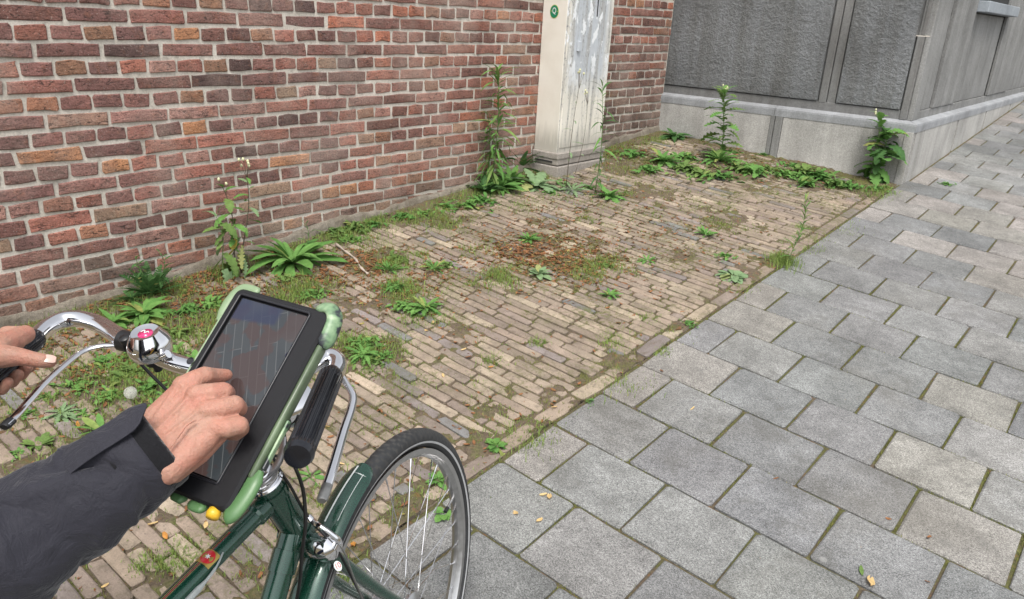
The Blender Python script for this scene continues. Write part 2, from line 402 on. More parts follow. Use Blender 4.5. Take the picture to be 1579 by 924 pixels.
while y < 3.05:
    L = .205; pv.append((-.040+rr.uniform(-.003, .003), y+L/2, L-.010, .054, 1)); y += L
def vis_size(p):
    if not inframe(p, 10): return 0
    return 1/proj(p)[2]
BL = [.190, .175, .160, .120, .09, .06]
variants = {}
def pav_variant(L, W, src):
    i = min(range(len(BL)), key=lambda k: abs(BL[k]-L)); key = (i, rr.randrange(5))
    if key not in variants: variants[key] = block_mesh('paving_brick', M['paver'], BL[i], .0375, .05, hash(key) & 999, .0028, .006, .0026, .0012)
    return variants[key], BL[i]
pv = [(vis_size((x, y, pz(x, y))), x, y, L, W, k) for x, y, L, W, k in pv]
pv.sort(key=lambda t: -t[0]); joined = MB()
for i, (s, x, y, L, W, k) in enumerate(pv):
    c = jitc(pick(PAVC, rr), rr, .16)
    z = pz(x, y) + rr.gauss(0, .0013) - (.002 if k else 0); B = basis_at(rr)
    if k: B = B @ Matrix.Rotation(pi/2, 3, 'Z')
    if i < 300:
        me, L0 = pav_variant(L, W, 0)
        child('brick', me, brick_paving, (x, y, z), B, (L/L0, W/.0375, 1), c)
    else:
        vs, fs = block(L, W, .05, i, .0028, .006, .0026, .0012)
        joined.add([B @ v + Vector((x, y, z)) for v in vs], fs, c)
joined.build('brick', M['paver_joined'], brick_paving, kind='stuff', label='remaining narrow paving bricks of the strip')

# ------------------------------------------------------------------ slab pavement
TW, TD = .282, .2629
base = MB(); base.grid([[Vector((x, y, gz(x, y)-.010+.002*nz(x*20, y*20))) for x in [i*.03-.012 for i in range(140)]] for y in [j*.03-3.2 for j in range(420)]])
pavement = base.build('pavement', M['joint_moss'], None, smooth=True, kind='structure')
LIGHTPX = [(838, 700), (985, 590), (1045, 562), (1175, 487), (1135, 452), (1503, 600), (1440, 712), (1430, 697), (1520, 880), (1540, 425), (1510, 350), (1560, 335), (1400, 300), (1380, 315), (1370, 308), (1470, 345), (1550, 160)]
lights = set()
def tile_of(p):
    k = math.floor(-p.y/TD)
    off = 0 if k % 2 else .5
    c = math.floor(p.x/TW - off + 1e-6)
    return (k, c)
for a in LIGHTPX: lights.add(tile_of(G(*a)))
darkt = tile_of(G(1560, 398))
rs = random.Random(5); sl = []
for k in range(-34, 12):
    off = 0 if k % 2 else .5
    cs = ([-1] if off else []) + list(range(0, 13))
    for c in cs:
        x0 = max(0, (c+off)*TW); x1 = (c+1+off)*TW; y0 = -(k+1)*TD; y1 = -k*TD
        if y0 > 3.2 and x0 < .02: x0 = .022
        sl.append((x0, x1, y0, y1, (k, c)))
svar = {}
sl = [(vis_size(((a+b)/2, (c+d)/2, gz((a+b)/2, (c+d)/2))), a, b, c, d, t) for a, b, c, d, t in sl]
sl.sort(key=lambda t: -t[0]); joined = MB()
SLC = [(.198, .200, .197), (.214, .215, .210), (.187, .190, .190), (.226, .225, .218), (.204, .205, .203)]
for i, (s, x0, x1, y0, y1, t) in enumerate(sl):
    cx, cy = (x0+x1)/2, (y0+y1)/2; L, W = x1-x0-.0075-rs.uniform(0,.003), y1-y0-.0065-rs.uniform(0,.003)
    c = jitc((.255, .243, .224) if t in lights else rs.choice(SLC), rs, .13)
    if cy > 2.2 and t not in lights and rs.random() < .3: c = jitc((.27, .25, .235), rs, .1)
    B = basis_at(rs, .0035, .006); z = gz(cx, cy)+rs.gauss(0, .0012)
    if i < 290 and s > 0:
        half = L < .2; key = (half, rs.randrange(6))
        if key not in svar: svar[key] = block_mesh('slab', M['slab'], .131 if half else .272, .2529, .045, 50+key[1], .0026, .0065, .0035, .0006)
        child('slab', svar[key], pavement, (cx, cy, z), B, (L/(.131 if half else .272), W/.2529, 1), c)
    else:
        vs, fs = block(L, W, .045, i, .0026, .0065, .0035, .0006)
        joined.add([B @ v + Vector((cx, cy, z)) for v in vs], fs, c)
joined.build('slab', M['slab_joined'], pavement, kind='stuff', label='remaining pavement slabs beyond the view')

# ------------------------------------------------------------------ brick wall
WX = -1.800; HD = .11305; CH = .06102; Z0 = .985; U0 = -1.255
WY1 = 3.19
wall = MB(); wall.box((WX-.25, -3.2, -.6), (WX-.006, WY1, 2.45))
brick_wall = wall.build('brick_wall', M['mortar'], None, cat='wall', label='old red and purple brick wall with pale mortar behind the weedy strip')
rw = random.Random(3); wb = []
for v in range(-24, 20):
    z = Z0 - v*CH
    if v % 2 == 0:
        u = -16 + (0 if v % 4 == 0 else 1)
        while U0+u*HD < WY1: wb.append((U0+(u+1)*HD, z, 2*HD)); u += 2
    else:
        u = -16.5
        while U0+u*HD < WY1: wb.append((U0+(u+.5)*HD, z, HD)); u += 1
wb2 = []
for y, z, L in wb:
    if y-L/2 < -3.2: continue
    if y+L/2 > WY1-.005:
        e = WY1-.005; s0 = y-L/2
        if e-s0 < .03: continue
        y, L = (e+s0)/2, e-s0
    if z < gz(WX, y)-.05: continue
    wb2.append((vis_size((WX, y, z))*(1 if L > .15 else .6), y, z, L))
wb2.sort(key=lambda t: -t[0]); joined = MB(); bvar = {}
WM = Matrix((Vector((0, 1, 0)), Vector((0, 0, 1)), Vector((1, 0, 0)))).transposed()   # block X->world Y, Y->world Z, Z->world X
for i, (s, y, z, L) in enumerate(wb2):
    c = tuple(x*q_ for q_, x in zip((1.46, 1.36, 1.30), jitc(pick(WALLC, rw), rw, .2)))
    hz = z-gz(WX, y)
    if y > .2: c = tuple(a*.75+b*.25 for a, b in zip(c, (.34, .145, .095)))
    if y < -.7 and rw.random() < .5: c = tuple(a*.6+b*.4 for a, b in zip(c, (.38, .185, .165)))
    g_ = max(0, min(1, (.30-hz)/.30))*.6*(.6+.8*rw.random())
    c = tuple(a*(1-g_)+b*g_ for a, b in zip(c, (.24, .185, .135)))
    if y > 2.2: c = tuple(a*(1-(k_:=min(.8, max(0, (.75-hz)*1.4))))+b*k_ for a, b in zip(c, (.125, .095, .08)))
    B = WM @ Matrix.Rotation(rw.gauss(0, .006), 3, 'Z') @ Matrix.Rotation(rw.gauss(0, .015), 3, 'X') @ Matrix.Rotation(rw.gauss(0, .008), 3, 'Y')
    p = Vector((WX+rw.gauss(0, .0014), y+rw.uniform(-.0015, .0015), z+rw.uniform(-.0015, .0015)))
    w_ = L-.0102-rw.uniform(0, .006); h_ = CH-.0112-rw.uniform(0, .0050)
    if i < 300:
        st_ = L > .15; key = (st_, rw.randrange(12)); L0 = .2110 if st_ else .0980
        if key not in bvar: bvar[key] = block_mesh('wall_brick', M['brick'], L0, .0465, .03, 200+key[1]+(20 if st_ else 0), .0040, .0040, .0022, .0012)
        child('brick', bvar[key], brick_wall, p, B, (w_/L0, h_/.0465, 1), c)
    else:
        vs, fs = block(w_, h_, .03, i, .0040, .0040, .0022, .0012)
        joined.add([B @ v_ + p for v_ in vs], fs, c)
joined.build('brick', M['brick_joined'], brick_wall, kind='stuff', label='remaining bricks of the wall')
M['skirt'] = stone_mat('skirt', (.25, .22, .18), (.14, .115, .085), 30, 1, .01, .8, .8)
# crumbling render smeared over the foot of the wall
m = MB(); P_ = []
for j in range(260):
    y = -2.6+j*(WY1+2.6)/260; row_ = []
    top = gz(WX, y)+.035+.035*max(0, nz(y*3, 1.7)+.35)+.012*nz(y*14, 4)
    for i in range(8):
        t = i/7; zz = gz(WX, y)-.03+(top-gz(WX, y)+.03)*t
        row_.append(Vector((WX+.020*(1-t)**.6+.004*nz(y*18, zz*30)+(-.004 if i == 7 else .002), y, zz)))
    P_.append(row_)
m.grid(P_); m.build('render_skirt', M['skirt'], brick_wall, smooth=True, label='crumbling grey mortar smeared along the wall foot')

# ------------------------------------------------------------------ utility cabinet
def weather_mat():
    m, nt, b = newmat('cabinet_paint'); h = N(nt); P = h.pos()
    vst = h.noise(h.map(P, (30, 30, 2.5)), 1, 6, .65); f = h.noise(P, 26, 6, .7); z = h.sep(P)[2]; yy = h.sep(P)[1]; xx = h.sep(P)[0]
    c = h.mix(h.ramp(h.noise(P, 8, 4), [(.4, 0), (.7, .5)]), (.72, .69, .62), (.62, .58, .50))
    front = h.ramp(xx, [(-1.612+2, 0), (-1.611+2, 1)]) if False else h.math('GREATER_THAN', xx, -1.6185)
    blue = h.math('MULTIPLY', h.ramp(h.math('ADD', z, h.math('MULTIPLY', f, .22)), [(.80, 0), (.98, 1)]), h.ramp(h.math('ABSOLUTE', h.math('SUBTRACT', yy, 1.845)), [(.15, 1), (.24, 0)]))
    c = h.mix(h.math('MULTIPLY', blue, front), c, h.mix(f, (.40, .43, .47), (.54, .57, .60)))
    dirt = h.math('MULTIPLY', h.ramp(vst, [(.48, 0), (.62, .75)]), front)
    c = h.mix(dirt, c, (.33, .32, .30))
    dots = h.math('MULTIPLY', h.math('MULTIPLY', h.ramp(h.noise(P, 60, 5, .75), [(.55, 0), (.60, 1)]), h.ramp(vst, [(.42, 0), (.56, .9)])), front)
    c = h.mix(dots, c, (.20, .20, .21))
    wh = h.math('MULTIPLY', h.math('MULTIPLY', h.ramp(h.noise(h.map(P, (1, 1.4, .8)), 11, 5, .6), [(.57, 0), (.60, 1)]), front), h.ramp(z, [(.7, 0), (.95, 1)]))
    c = h.mix(wh, c, (.74, .76, .78))
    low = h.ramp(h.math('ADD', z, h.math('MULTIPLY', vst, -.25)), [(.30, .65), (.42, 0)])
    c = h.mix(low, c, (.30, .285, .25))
    h.put(b.inputs['Base Color'], c); b.inputs['Roughness'].default_value = .6; nt.links.new(h.bump(f, .25, .002), b.inputs['Normal']); return m
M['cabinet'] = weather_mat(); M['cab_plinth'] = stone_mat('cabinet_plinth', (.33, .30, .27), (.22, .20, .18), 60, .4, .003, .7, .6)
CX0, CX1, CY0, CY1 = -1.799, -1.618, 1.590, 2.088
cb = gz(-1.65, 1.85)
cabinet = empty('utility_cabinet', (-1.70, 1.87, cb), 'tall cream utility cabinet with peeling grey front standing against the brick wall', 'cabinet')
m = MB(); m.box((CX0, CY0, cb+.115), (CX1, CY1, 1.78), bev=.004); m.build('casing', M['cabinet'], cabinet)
m = MB(); m.box((CX1-.002, CY0+.022, cb+.15), (CX1+.004, CY1-.012, 1.70), bev=.002); m.build('door', M['cabinet'], cabinet, label='peeling grey blue front door')
m = MB(); m.box((CX0, CY0-.012, cb+.045), (CX1+.018, CY1+.012, cb+.118), bev=.006)
m.box((CX0, CY0-.018, cb+.085), (CX1+.024, CY1+.016, cb+.122), bev=.005); m.build('base_board', M['cab_plinth'], cabinet)
m = MB(); m.box((CX0, CY0-.022, cb-.10), (CX1+.032, CY1+.02, cb+.040), bev=.006); m.build('concrete_foot', M['cab_plinth'], cabinet)
m = MB(); m.box((CX0-.01, CY0-.02, 1.78), (CX1+.025, CY1+.02, 1.81), bev=.005); m.build('cap', M['cab_plinth'], cabinet)
m = MB(); m.box((CX1+.004, 1.71, .985), (CX1+.020, 1.74, 1.045), bev=.003); m.build('lock_cover', M['cabinet'], cabinet)
M['black'] = plain('black_plastic', (.012, .012, .014), .42, var=.2); M['dark'] = plain('dark_gap', (.02, .02, .02), .9)
m = MB(); m.box((CX1+.003, 1.895, 1.19), (CX1+.0065, 1.903, 1.55)); m.build('slot', M['dark'], cabinet)
m = MB(); m.box((CX0+.03, CY0-.0192, cb+.062), (CX1-.02, CY0-.0117, cb+.070)); m.build('vent', M['dark'], cabinet)
M['green_print'] = plain('green_sticker', (.01, .20, .10), .4, bump=0); M['yellow_print'] = plain('yellow_print', (.50, .52, .12), .4, bump=0); M['white_print'] = plain('white_print', (.8, .8, .8), .4, bump=0)
SM = Matrix.Translation((-1.712, CY0, 1.205)) @ Matrix.Rotation(pi/2, 4, 'X')
stk = empty('sticker', (-1.712, CY0, 1.205), 'round green sticker with white letter on the cream side of the cabinet', 'sticker'); stk.location = (-1.712, CY0, 1.205)
def disc(r, z0, z1, sy=1.2, n=40): 
    mm = MB(); mm.lathe([(0, z0), (r, z0), (r, z1), (0, z1)], SM @ Matrix.Diagonal((1, sy, 1, 1)), n); return mm
disc(.0325, .0005, .0012).build('rim', M['yellow_print'], stk); disc(.0300, .0012, .0018).build('face', M['green_print'], stk)
def text_mesh(name, body, size, Mx, mat, parent, ext=.0003, label=None):
    cu = bpy.data.curves.new(name, 'FONT'); cu.body = body; cu.size = size; cu.extrude = ext; cu.align_x = 'CENTER'; cu.align_y = 'CENTER'
    o = bpy.data.objects.new(name, cu); me = bpy.data.meshes.new_from_object(o); bpy.data.objects.remove(o)
    base = wloc(parent); me.transform(Matrix.Translation(-base) @ Mx); me.materials.clear(); me.materials.append(mat)
    return child(name, me, parent)
text_mesh('lettering', 'Q', .043, SM @ Matrix.Translation((0, .004, .0022)) @ Matrix.Diagonal((.85, 1.1, 1, 1)), M['white_print'], stk)
for sx in (-.022, .022): m = MB(); m.lathe([(0, .0018), (.003, .0018), (.003, .0023), (0, .0023)], SM @ Matrix.Translation((sx, .002, 0)), 10); m.build('dot', M['yellow_print'], stk)

# ------------------------------------------------------------------ stone building
C0 = Vector((.010, 3.300, 0)); W0 = Vector((-1.83, 3.165, 0))
bx = (C0-W0).normalized(); by = Vector((-bx.y, bx.x, 0))
ML = Matrix((bx, by, Vector((0, 0, 1)))).transposed().to_4x4(); ML = Matrix.Translation(C0) @ ML
MR = Matrix.Translation(C0) @ Matrix((Vector((0, 1, 0)), Vector((-1, 0, 0)), Vector((0, 0, 1)))).transposed().to_4x4()
building = empty('stone_building', (0, 3.3, .25), 'grey stone building corner with rough panels above a pale plinth', 'building')
TOP = 2.9; LW = (C0-W0).length; PT = .642
def bxp(name, Mx, a, b, mat, bev=.004, label=None):
    m = MB(); m.box(a, b, Mx, bev); return m.build(name, mat, building, label=label)
def panel(Mx, x0, x1, z0, z1, y, amp, mat, res=.012, name='panel', label=None):
    m = MB(); nx_ = max(4, int((x1-x0)/res)); nz_ = max(4, int((z1-z0)/res)); P_ = []
    for j in range(-1, nz_+2):
        r_ = []
        for i in range(-1, nx_+2):
            cx = x0+(x1-x0)*min(1, max(0, i/nx_)); cz = z0+(z1-z0)*min(1, max(0, j/nz_))
            edge = (i < 0 or j < 0 or i > nx_ or j > nz_)
            e = min(i, nx_-i, j, nz_-j); d = 0 if edge else amp*(.8+.9*nz(cx*30, cz*34, y)+1.1*nz(cx*70, cz*80, 3))*min(1, e/2+.35)
            r_.append(Mx @ Vector((cx, y+.02 if edge else y-d, cz)))
        P_.append(r_)
    m.grid(P_); o = m.build(name, mat, building, label=label); return auto_smooth(o, 50)
# core
bxp('core', ML, (-LW, .07, -.4), (-.07, 1.2, TOP), M['stone_band'], 0)
bxp('core', MR, (.13, .075, -.4), (7.5, 1.0, TOP+.01), M['stone_band'], 0)
# left face plinth
for a, b in ((-LW, -.95), (-.86, -.055)): panel(ML, a+.001, b-.001, gz(-.9, 3.2)-.15, PT-.052, .0, .0018, M['stone_plinth'], .02, 'plinth_block')
bxp('plinth_band', ML, (-.95, -.004, .1), (-.92, .08, PT-.050), M['stone_fine']); bxp('plinth_band', ML, (-.916, -.003, .1), (-.863, .08, PT-.050), M['stone_fine'])
bxp('plinth_band', ML, (-.055, -.006, .1), (-.001, .08, PT-.050), M['stone_plinth'])
def ledge(Mx, a, b, name='ledge', t0=0, t1=0):
    "sloped coping: front face, sloping top"
    m = MB(); vs = []
    prof = [(-.004, PT-.052), (-.006, PT-.010), (-.004, PT+.002), (.050, PT+.018), (.09, PT+.018), (.09, PT-.052)]
    for x, s in ((a, t0), (b, t1)):
        for y_, z_ in prof: vs.append(Mx @ Vector((x+s*y_, y_, z_)))
    n = len(prof); fs = [(i, (i+1) % n, n+(i+1) % n, n+i) for i in range(n)]+[tuple(range(n-1, -1, -1)), tuple(range(n, 2*n))]
    m.add(vs, fs); return m.build(name, M['stone_ledge'], building)
ledge(ML, -LW, -.93); ledge(ML, -.927, -.0005, t1=-1.05)
# upper left face
SB = .045
bxp('rail', ML, (-LW, SB+.004, PT+.015), (-.06, .10, PT+.075), M['stone_band'], .003)
panel(ML, -LW+.01, -.665, PT+.082, TOP, SB-.004, .0035, M['stone_rough'], .009)
panel(ML, -.535, -.128, PT+.082, TOP, SB-.004, .0035, M['stone_rough'], .009)
bxp('band', ML, (-.655, SB+.002, PT+.070), (-.605, .10, TOP), M['stone_band']); bxp('band', ML, (-.600, SB+.008, PT+.070), (-.545, .10, TOP), M['stone_band'])
bxp('corner_pilaster', ML, (-.118, SB-.004, PT+.018), (-.074, .10, 1.185), M['stone_band'], label='lower half of the corner pilaster')
bxp('corner_pilaster', ML, (-.070, SB, PT+.018), (-.047, .10, 1.185), M['stone_fine'])
bxp('corner_pilaster', ML, (-.100, SB, 1.190), (-.075, .10, TOP), M['stone_band'], label='upper half of the corner pilaster')
bxp('mortar_joint', ML, (-.13, SB-.001, 1.1845), (-.047, .09, 1.1905), M['mortar'], 0)
# right face
for a, b in ((.06, 1.28), (1.33, 2.38), (2.43, 3.60), (3.65, 4.9), (4.95, 7.5)):
    panel(MR, a, b, gz(0, 3.3+a)-.2, PT-.052, .0, .0012, M['stone_plinth'], .04, 'plinth_block'); 
for a in (1.305, 2.405, 3.625, 4.925): bxp('plinth_joint', MR, (a-.025, .012, 0), (a+.025, .09, PT-.05), M['stone_band'], 0)
bxp('plinth_corner', MR, (.001, .002, .0), (.028, .08, PT-.050), M['stone_plinth']); bxp('plinth_corner', MR, (.031, .006, .0), (.058, .08, PT-.050), M['stone_plinth'])
for a, b in ((-.0, 1.30), (1.304, 3.62), (3.624, 7.5)): ledge(MR, a, b, t0=1.0 if a == 0 else 0)
bxp('rail', MR, (.048, SB+.003, PT+.015), (7.5, .10, PT+.07), M['stone_fine'], .003)
bxp('corner_stone', MR, (.0475, SB-.003, PT+.016), (.20, .12, TOP), M['stone_fine'], .006)
for a, b, y_ in ((.215, .49, .010), (.53, 1.19, -.004), (1.25, 2.43, .014), (2.49, 3.44, -.004), (3.50, 4.6, .012), (4.65, 7.4, 0)):
    panel(MR, a, b, PT+.075, TOP if not (1.2 < a < 1.3) else 1.36, SB+y_, .0035, M['stone_fine'], .022, 'upright_slab')
bxp('sill', MR, (1.22, -.03, 1.372), (2.52, .08, 1.45), M['stone_blue'], .005, label='pale blue stone sill')
bxp('window_recess', MR, (1.26, .06, 1.45), (2.48, .075, 2.5), M['dark'], 0)
# ------------------------------------------------------------------ vegetation
rv = random.Random(21)
def leaf_geo(kind, L, W, droop=.5, fold=.25, seed=0, n=8, curl=0.0):
    "leaf from the origin along +X, bending down; returns verts, faces"
    r = random.Random(seed); vs = []; fs = []
    ph = r.uniform(0, 6)
    if kind == 'toothed': n = 12
    if kind == 'lobed': n = 14
    rows = []
    for i in range(n+1):
        t = i/n; a = -droop*t; 
        x = L*(t - droop*droop*t**3/6*.6); z = -L*droop*t*t*.5
        if kind == 'lance': w = max(0, math.sin(pi*min(1, t*.93+.07)))**.8
        elif kind == 'strap': w = .22+.78*math.sin(pi*min(1, (t*.86)**1.25+.02))
        elif kind == 'oval': w = max(.06, math.sin(pi*(t*.95+.02))**.6) if t > .16 else .10
        elif kind == 'toothed': w = (.35+.65*math.sin(pi*t**1.1))*(1.0 if i % 2 else .62)
        elif kind == 'lobed': w = (.3+.7*math.sin(pi*t**1.3))*(1.0 if i % 2 else .32)
        else: w = 1-t
        if t >= .999: w = .02
        w *= W/2*(1+.1*r.uniform(-1, 1)); s = .25*W*math.sin(ph+t*2.5)*.3
        tw = .15*math.sin(ph+t*4)
        back = -.05*L if kind in ('toothed', 'lobed') and i % 2 else 0
        rows.append([Vector((x+back, s+w, z+w*(fold+tw))), Vector((x, s, z)), Vector((x+back, s-w, z+w*(fold-tw)))])
    vs = [p for q in rows for p in q]
    for i in range(n):
        for k in range(2): fs.append((i*3+k, i*3+k+1, i*3+k+4, i*3+k+3))
    return vs, fs
def fern_geo(L, W, droop, seed):
    r = random.Random(seed); m = MB(); n = 13
    for i in range(n):
        t = (i+1)/(n+1); x = L*t*(1-droop*droop*t*t*.1); z = -L*droop*t*t*.5; l = W/2*math.sin(pi*(t*.85+.15))**.7
        for sg in (-1, 1):
            a = Vector((x, 0, z)); d = Vector((.35, sg, -.15)).normalized()*l; q = Vector((L*.028, 0, 0))
            m.add([a-q, a+q, a+d*.6+q*1.1+Vector((0, 0, .1*l)), a+d, a+d*.6-q*.8], [(0, 1, 2, 3, 4)])
    m.tube([Vector((L*t*(1-droop*droop*t*t*.1), 0, -L*droop*t*t*.5)) for t in (0, .25, .5, .75, 1)], [L*.012, L*.01, L*.008, L*.006, L*.003], 4)
    return m.v, m.f
leafcache = {}
def leaf_me(kind, mat, L, W, droop, seed):
    key = (kind, mat, round(L, 3), round(W, 3), droop, seed)
    if key not in leafcache:
        m = MB(); m.add(*(fern_geo(L, W, droop, seed) if kind == 'fern' else leaf_geo(kind, L, W, droop, .25, seed))); leafcache[key] = m.mesh('leaf', M[mat], True)
    return leafcache[key]
def leafrot(az, el, roll=0): return Matrix.Rotation(az, 3, 'Z') @ Matrix.Rotation(-el, 3, 'Y') @ Matrix.Rotation(roll, 3, 'X')
def put_leaves(root, spec):
    "spec: list of (local pos, az, el, L, W, kind, mat, droop)"
    for p, az, el, L, W, kind, mat, dr in spec:
        q = round(L/.004)*.004; me = leaf_me(kind, mat, .10, .10*max(.12, round(W/L/.04)*.04), dr, rv.randrange(3))
        child('leaf', me, root, p, leafrot(az, el, rv.uniform(-.3, .3)), L/.10)
def one_mesh(name, p, spec, label, cat, group=None, extra=None, mats=None):
    "small plant whose leaves are too fine to pick apart: one mesh"
    m = MB()
    for q, az, el, L, W, kind, mat, dr in spec:
        vs, fs = (fern_geo(L, W, dr, rv.randrange(99)) if kind == 'fern' else leaf_geo(kind, L, W, dr, .25, rv.randrange(99), n=5))
        R_ = leafrot(az, el, rv.uniform(-.3, .3)); m.add([R_ @ v + Vector(q) for v in vs], fs)
    for q, az, el, L, W, kind, mat, dr in spec:      # thin runners tie every leaf to the crown of the plant
        q = Vector(q); md = q*.5+Vector((0, 0, .001)); m.add([Vector((0, .0004, 0)), Vector((0, -.0004, 0)), md+Vector((0, -.0004, 0)), q, md+Vector((0, .0004, 0))], [(0, 1, 2, 3, 4)])
    if extra: extra(m)
    o = bpy.data.objects.new(name, m.mesh(name, M[spec[0][6]], True)); col.objects.link(o); o.location = p
    return tag(o, label, cat, group)
def rosette_spec(n, L, W, kind, mat, el=(.15, .9), droop=(.5, 1.1), base=.004, spread=0.0):
    out = []
    for i in range(n):
        az = i*2.4+rv.uniform(-.3, .3); k = i/n; l = L*rv.uniform(.65, 1.08)*(1-.25*k)
        out.append((Vector((math.cos(az)*base+rv.gauss(0, spread), math.sin(az)*base+rv.gauss(0, spread), .003+k*.006)), az, el[0]+(el[1]-el[0])*k+rv.uniform(-.12, .12), l, l*W, kind, mat, round(rv.choice([droop[0], (droop[0]+droop[1])/2, droop[1]]), 2)))
    return out
def gp(px, py):
    g = G(px, py)
    for _ in range(3):
        z = soil_z(g.x, g.y) if g.x < 0 else gz(g.x, g.y); g = G(px, py, z-gz(g.x, g.y))
    g.z = soil_z(g.x, g.y) if g.x < -.01 else gz(g.x, g.y); return g
def mpp(p): return proj(p)[2]/FPX
def stem_part(root, pts, r0, r1, mat='stem', name='stem'):
    m = MB(); n = len(pts); m.tube(pts, [r0+(r1-r0)*i/(n-1) for i in range(n)], 6); return m.build(name, M[mat], root, smooth=True)

# broad rosettes large enough to show each leaf
BIG = [
 ((452, 408), 26, 78, .22, 'strap', 'leaf', (.35, 1.15), (.7, 1.5), 'weed', 'large tuft of long strap shaped green leaves by the wall right of the tablet top'),
 ((222, 488), 15, 58, .36, 'lance', 'leaf', (.15, .9), (.5, 1.2), 'weed', 'bright green broad leaved weed just behind the bicycle bell'),
 ((176, 500), 8, 40, .34, 'lance', 'leaf', (.2, 1.0), (.5, 1.0), 'weed', 'small light green weed between the chrome handlebar bend and the broad leaved weed'),
 ((232, 455), 20, 62, .34, 'fern', 'leaf_dark', (.5, 1.35), (.3, .9), 'fern', 'dark green fern like plant at the foot of the wall above the handlebar'),
 ((200, 462), 12, 40, .4, 'fern', 'leaf_dark', (.1, .7), (.6, 1.0), 'fern', 'low dark fern like plant spreading left of the taller one by the wall'),
 ((772, 292), 16, 42, .34, 'lance', 'leaf', (.3, 1.1), (.5, 1.2), 'weed', 'bright leafy weed at the foot of the tallest leafy stalk beside the cabinet'),
 ((748, 296), 14, 36, .42, 'toothed', 'leaf_dark', (.2, 1.1), (.5, 1.2), 'weed', 'dark ragged weed at the wall foot left of the tallest stalk'),
 ((786, 284), 16, 40, .4, 'toothed', 'leaf', (.3, 1.2), (.5, 1.2), 'weed', 'leafy weed between the tallest stalk and the pale thistle like weed'),
 ((800, 262), 14, 52, .36, 'fern', 'leaf_dark', (.5, 1.3), (.3, .9), 'fern', 'dark fern growing in the corner between wall and cabinet'),
 ((825, 288), 14, 52, .5, 'toothed', 'leaf_pale', (.05, .75), (.5, 1.0), 'weed', 'pale grey green thistle like weed in front of the cabinet foot'),
 ((940, 306), 15, 36, .36, 'toothed', 'leaf', (.1, 1.0), (.5, 1.1), 'weed', 'bushy green weed at the foot of the slender stalk in front of the cabinet'),
 ((882, 296), 10, 36, .3, 'lobed', 'leaf_pale', (.1, .7), (.5, 1.0), 'weed', 'pale drooping weed below the thin dry stalk at the cabinet front'),
 ((1022, 250), 14, 40, .34, 'toothed', 'leaf', (.1, 1.0), (.5, 1.1), 'weed', 'green rosette in the mossy corner left of the tall weed on the stone plinth'),
 ((1040, 212), 11, 34, .4, 'lance', 'leaf_dark', (.1, .9), (.6, 1.2), 'weed', 'dark leafy weed where brick wall and stone plinth meet'),
 ((1108, 250), 20, 46, .30, 'lobed', 'leaf', (.15, 1.0), (.5, 1.1), 'weed', 'dense green rosette at the foot of the tall weed against the stone plinth'),
 ((655, 478), 16, 34, .34, 'toothed', 'leaf', (.1, 1.0), (.5, 1.1), 'weed', 'fluffy green rosette in the mossy patch right of the tablet corner'),
 ((560, 550), 14, 34, .34, 'toothed', 'leaf', (.05, .8), (.5, 1.1), 'weed', 'bright green rosette beyond the right handlebar grip'),
 ((815, 372), 16, 24, .34, 'toothed', 'leaf', (.1, 1.0), (.5, 1.0), 'weed', 'small bright rosette just above the brown leaf litter patch'),
 ((940, 458), 15, 26, .34, 'toothed', 'leaf', (.05, .8), (.5, 1.0), 'weed', 'low green rosette on the bricks right of the litter patch'),
 ((1088, 365), 12, 22, .3, 'strap', 'leaf', (.3, 1.1), (.3, .9), 'weed', 'small upright rosette in the middle of the far brick paving'),
 ((998, 405), 11, 24, .3, 'toothed', 'leaf', (.05, .8), (.5, 1.0), 'weed', 'small rosette on the bricks between the litter patch and the pavement edge'),
 ((1130, 428), 14, 34, .55, 'oval', 'leaf_pale', (-.05, .4), (.3, .7), 'weed', 'flat grey green rosette beside the pavement edge'),
 ((765, 690), 11, 22, .6, 'oval', 'leaf', (-.05, .5), (.3, .8), 'weed', 'small flat rosette against the edging bricks right of the front wheel'),
 ((480, 738), 8, 30, .4, 'oval', 'leaf', (0, .4), (.3, .6), 'weed', 'star shaped pale green seedling seen below the black handlebar grip'),
 ((675, 745), 10, 20, .45, 'oval', 'leaf', (.1, .9), (.3, .8), 'weed', 'small green seedling seen through the upper spokes'),
 ((684, 795), 5, 20, .8, 'oval', 'leaf', (0, .5), (.3, .6), 'weed', 'round leaved seedling seen through the spokes near the rim'),
 ((95, 640), 14, 36, .32, 'toothed', 'leaf_pale', (0, .5), (.3, .8), 'weed', 'grey green flat rosette under the left brake lever'),
 ((158, 668), 8, 62, .34, 'lance', 'leaf', (.05, .6), (.3, .8), 'weed', 'light green pointed leaves spreading above the jacket cuff'),
 ((120, 495), 7, 30, .3, 'lance', 'leaf', (.3, 1.0), (.5, 1.0), 'weed', 'small weed behind the bend of the chrome handlebar'),
 ((60, 690), 10, 30, .5, 'oval', 'leaf_olive', (.1, .8), (.3, .8), 'weed', 'small weed tuft left above the sleeve'),
 ((600, 420), 14, 30, .3, 'lobed', 'leaf', (.3, 1.1), (.3, .9), 'weed', 'feathery green weed right of the white twig'),
 ((670, 415), 11, 26, .3, 'lobed', 'leaf', (.2, 1.0), (.3, .9), 'weed', 'small ragged weed left of the litter patch'),
 ((830, 425), 9, 24, .5, 'oval', 'leaf_pale', (.2, .9), (.3, .9), 'weed', 'greyish weed at the lower edge of the litter patch'),
 ((300, 560), 8, 26, .5, 'oval', 'leaf', (.1, .8), (.3, .8), 'weed', 'small weed half hidden by the left edge of the tablet'),
]
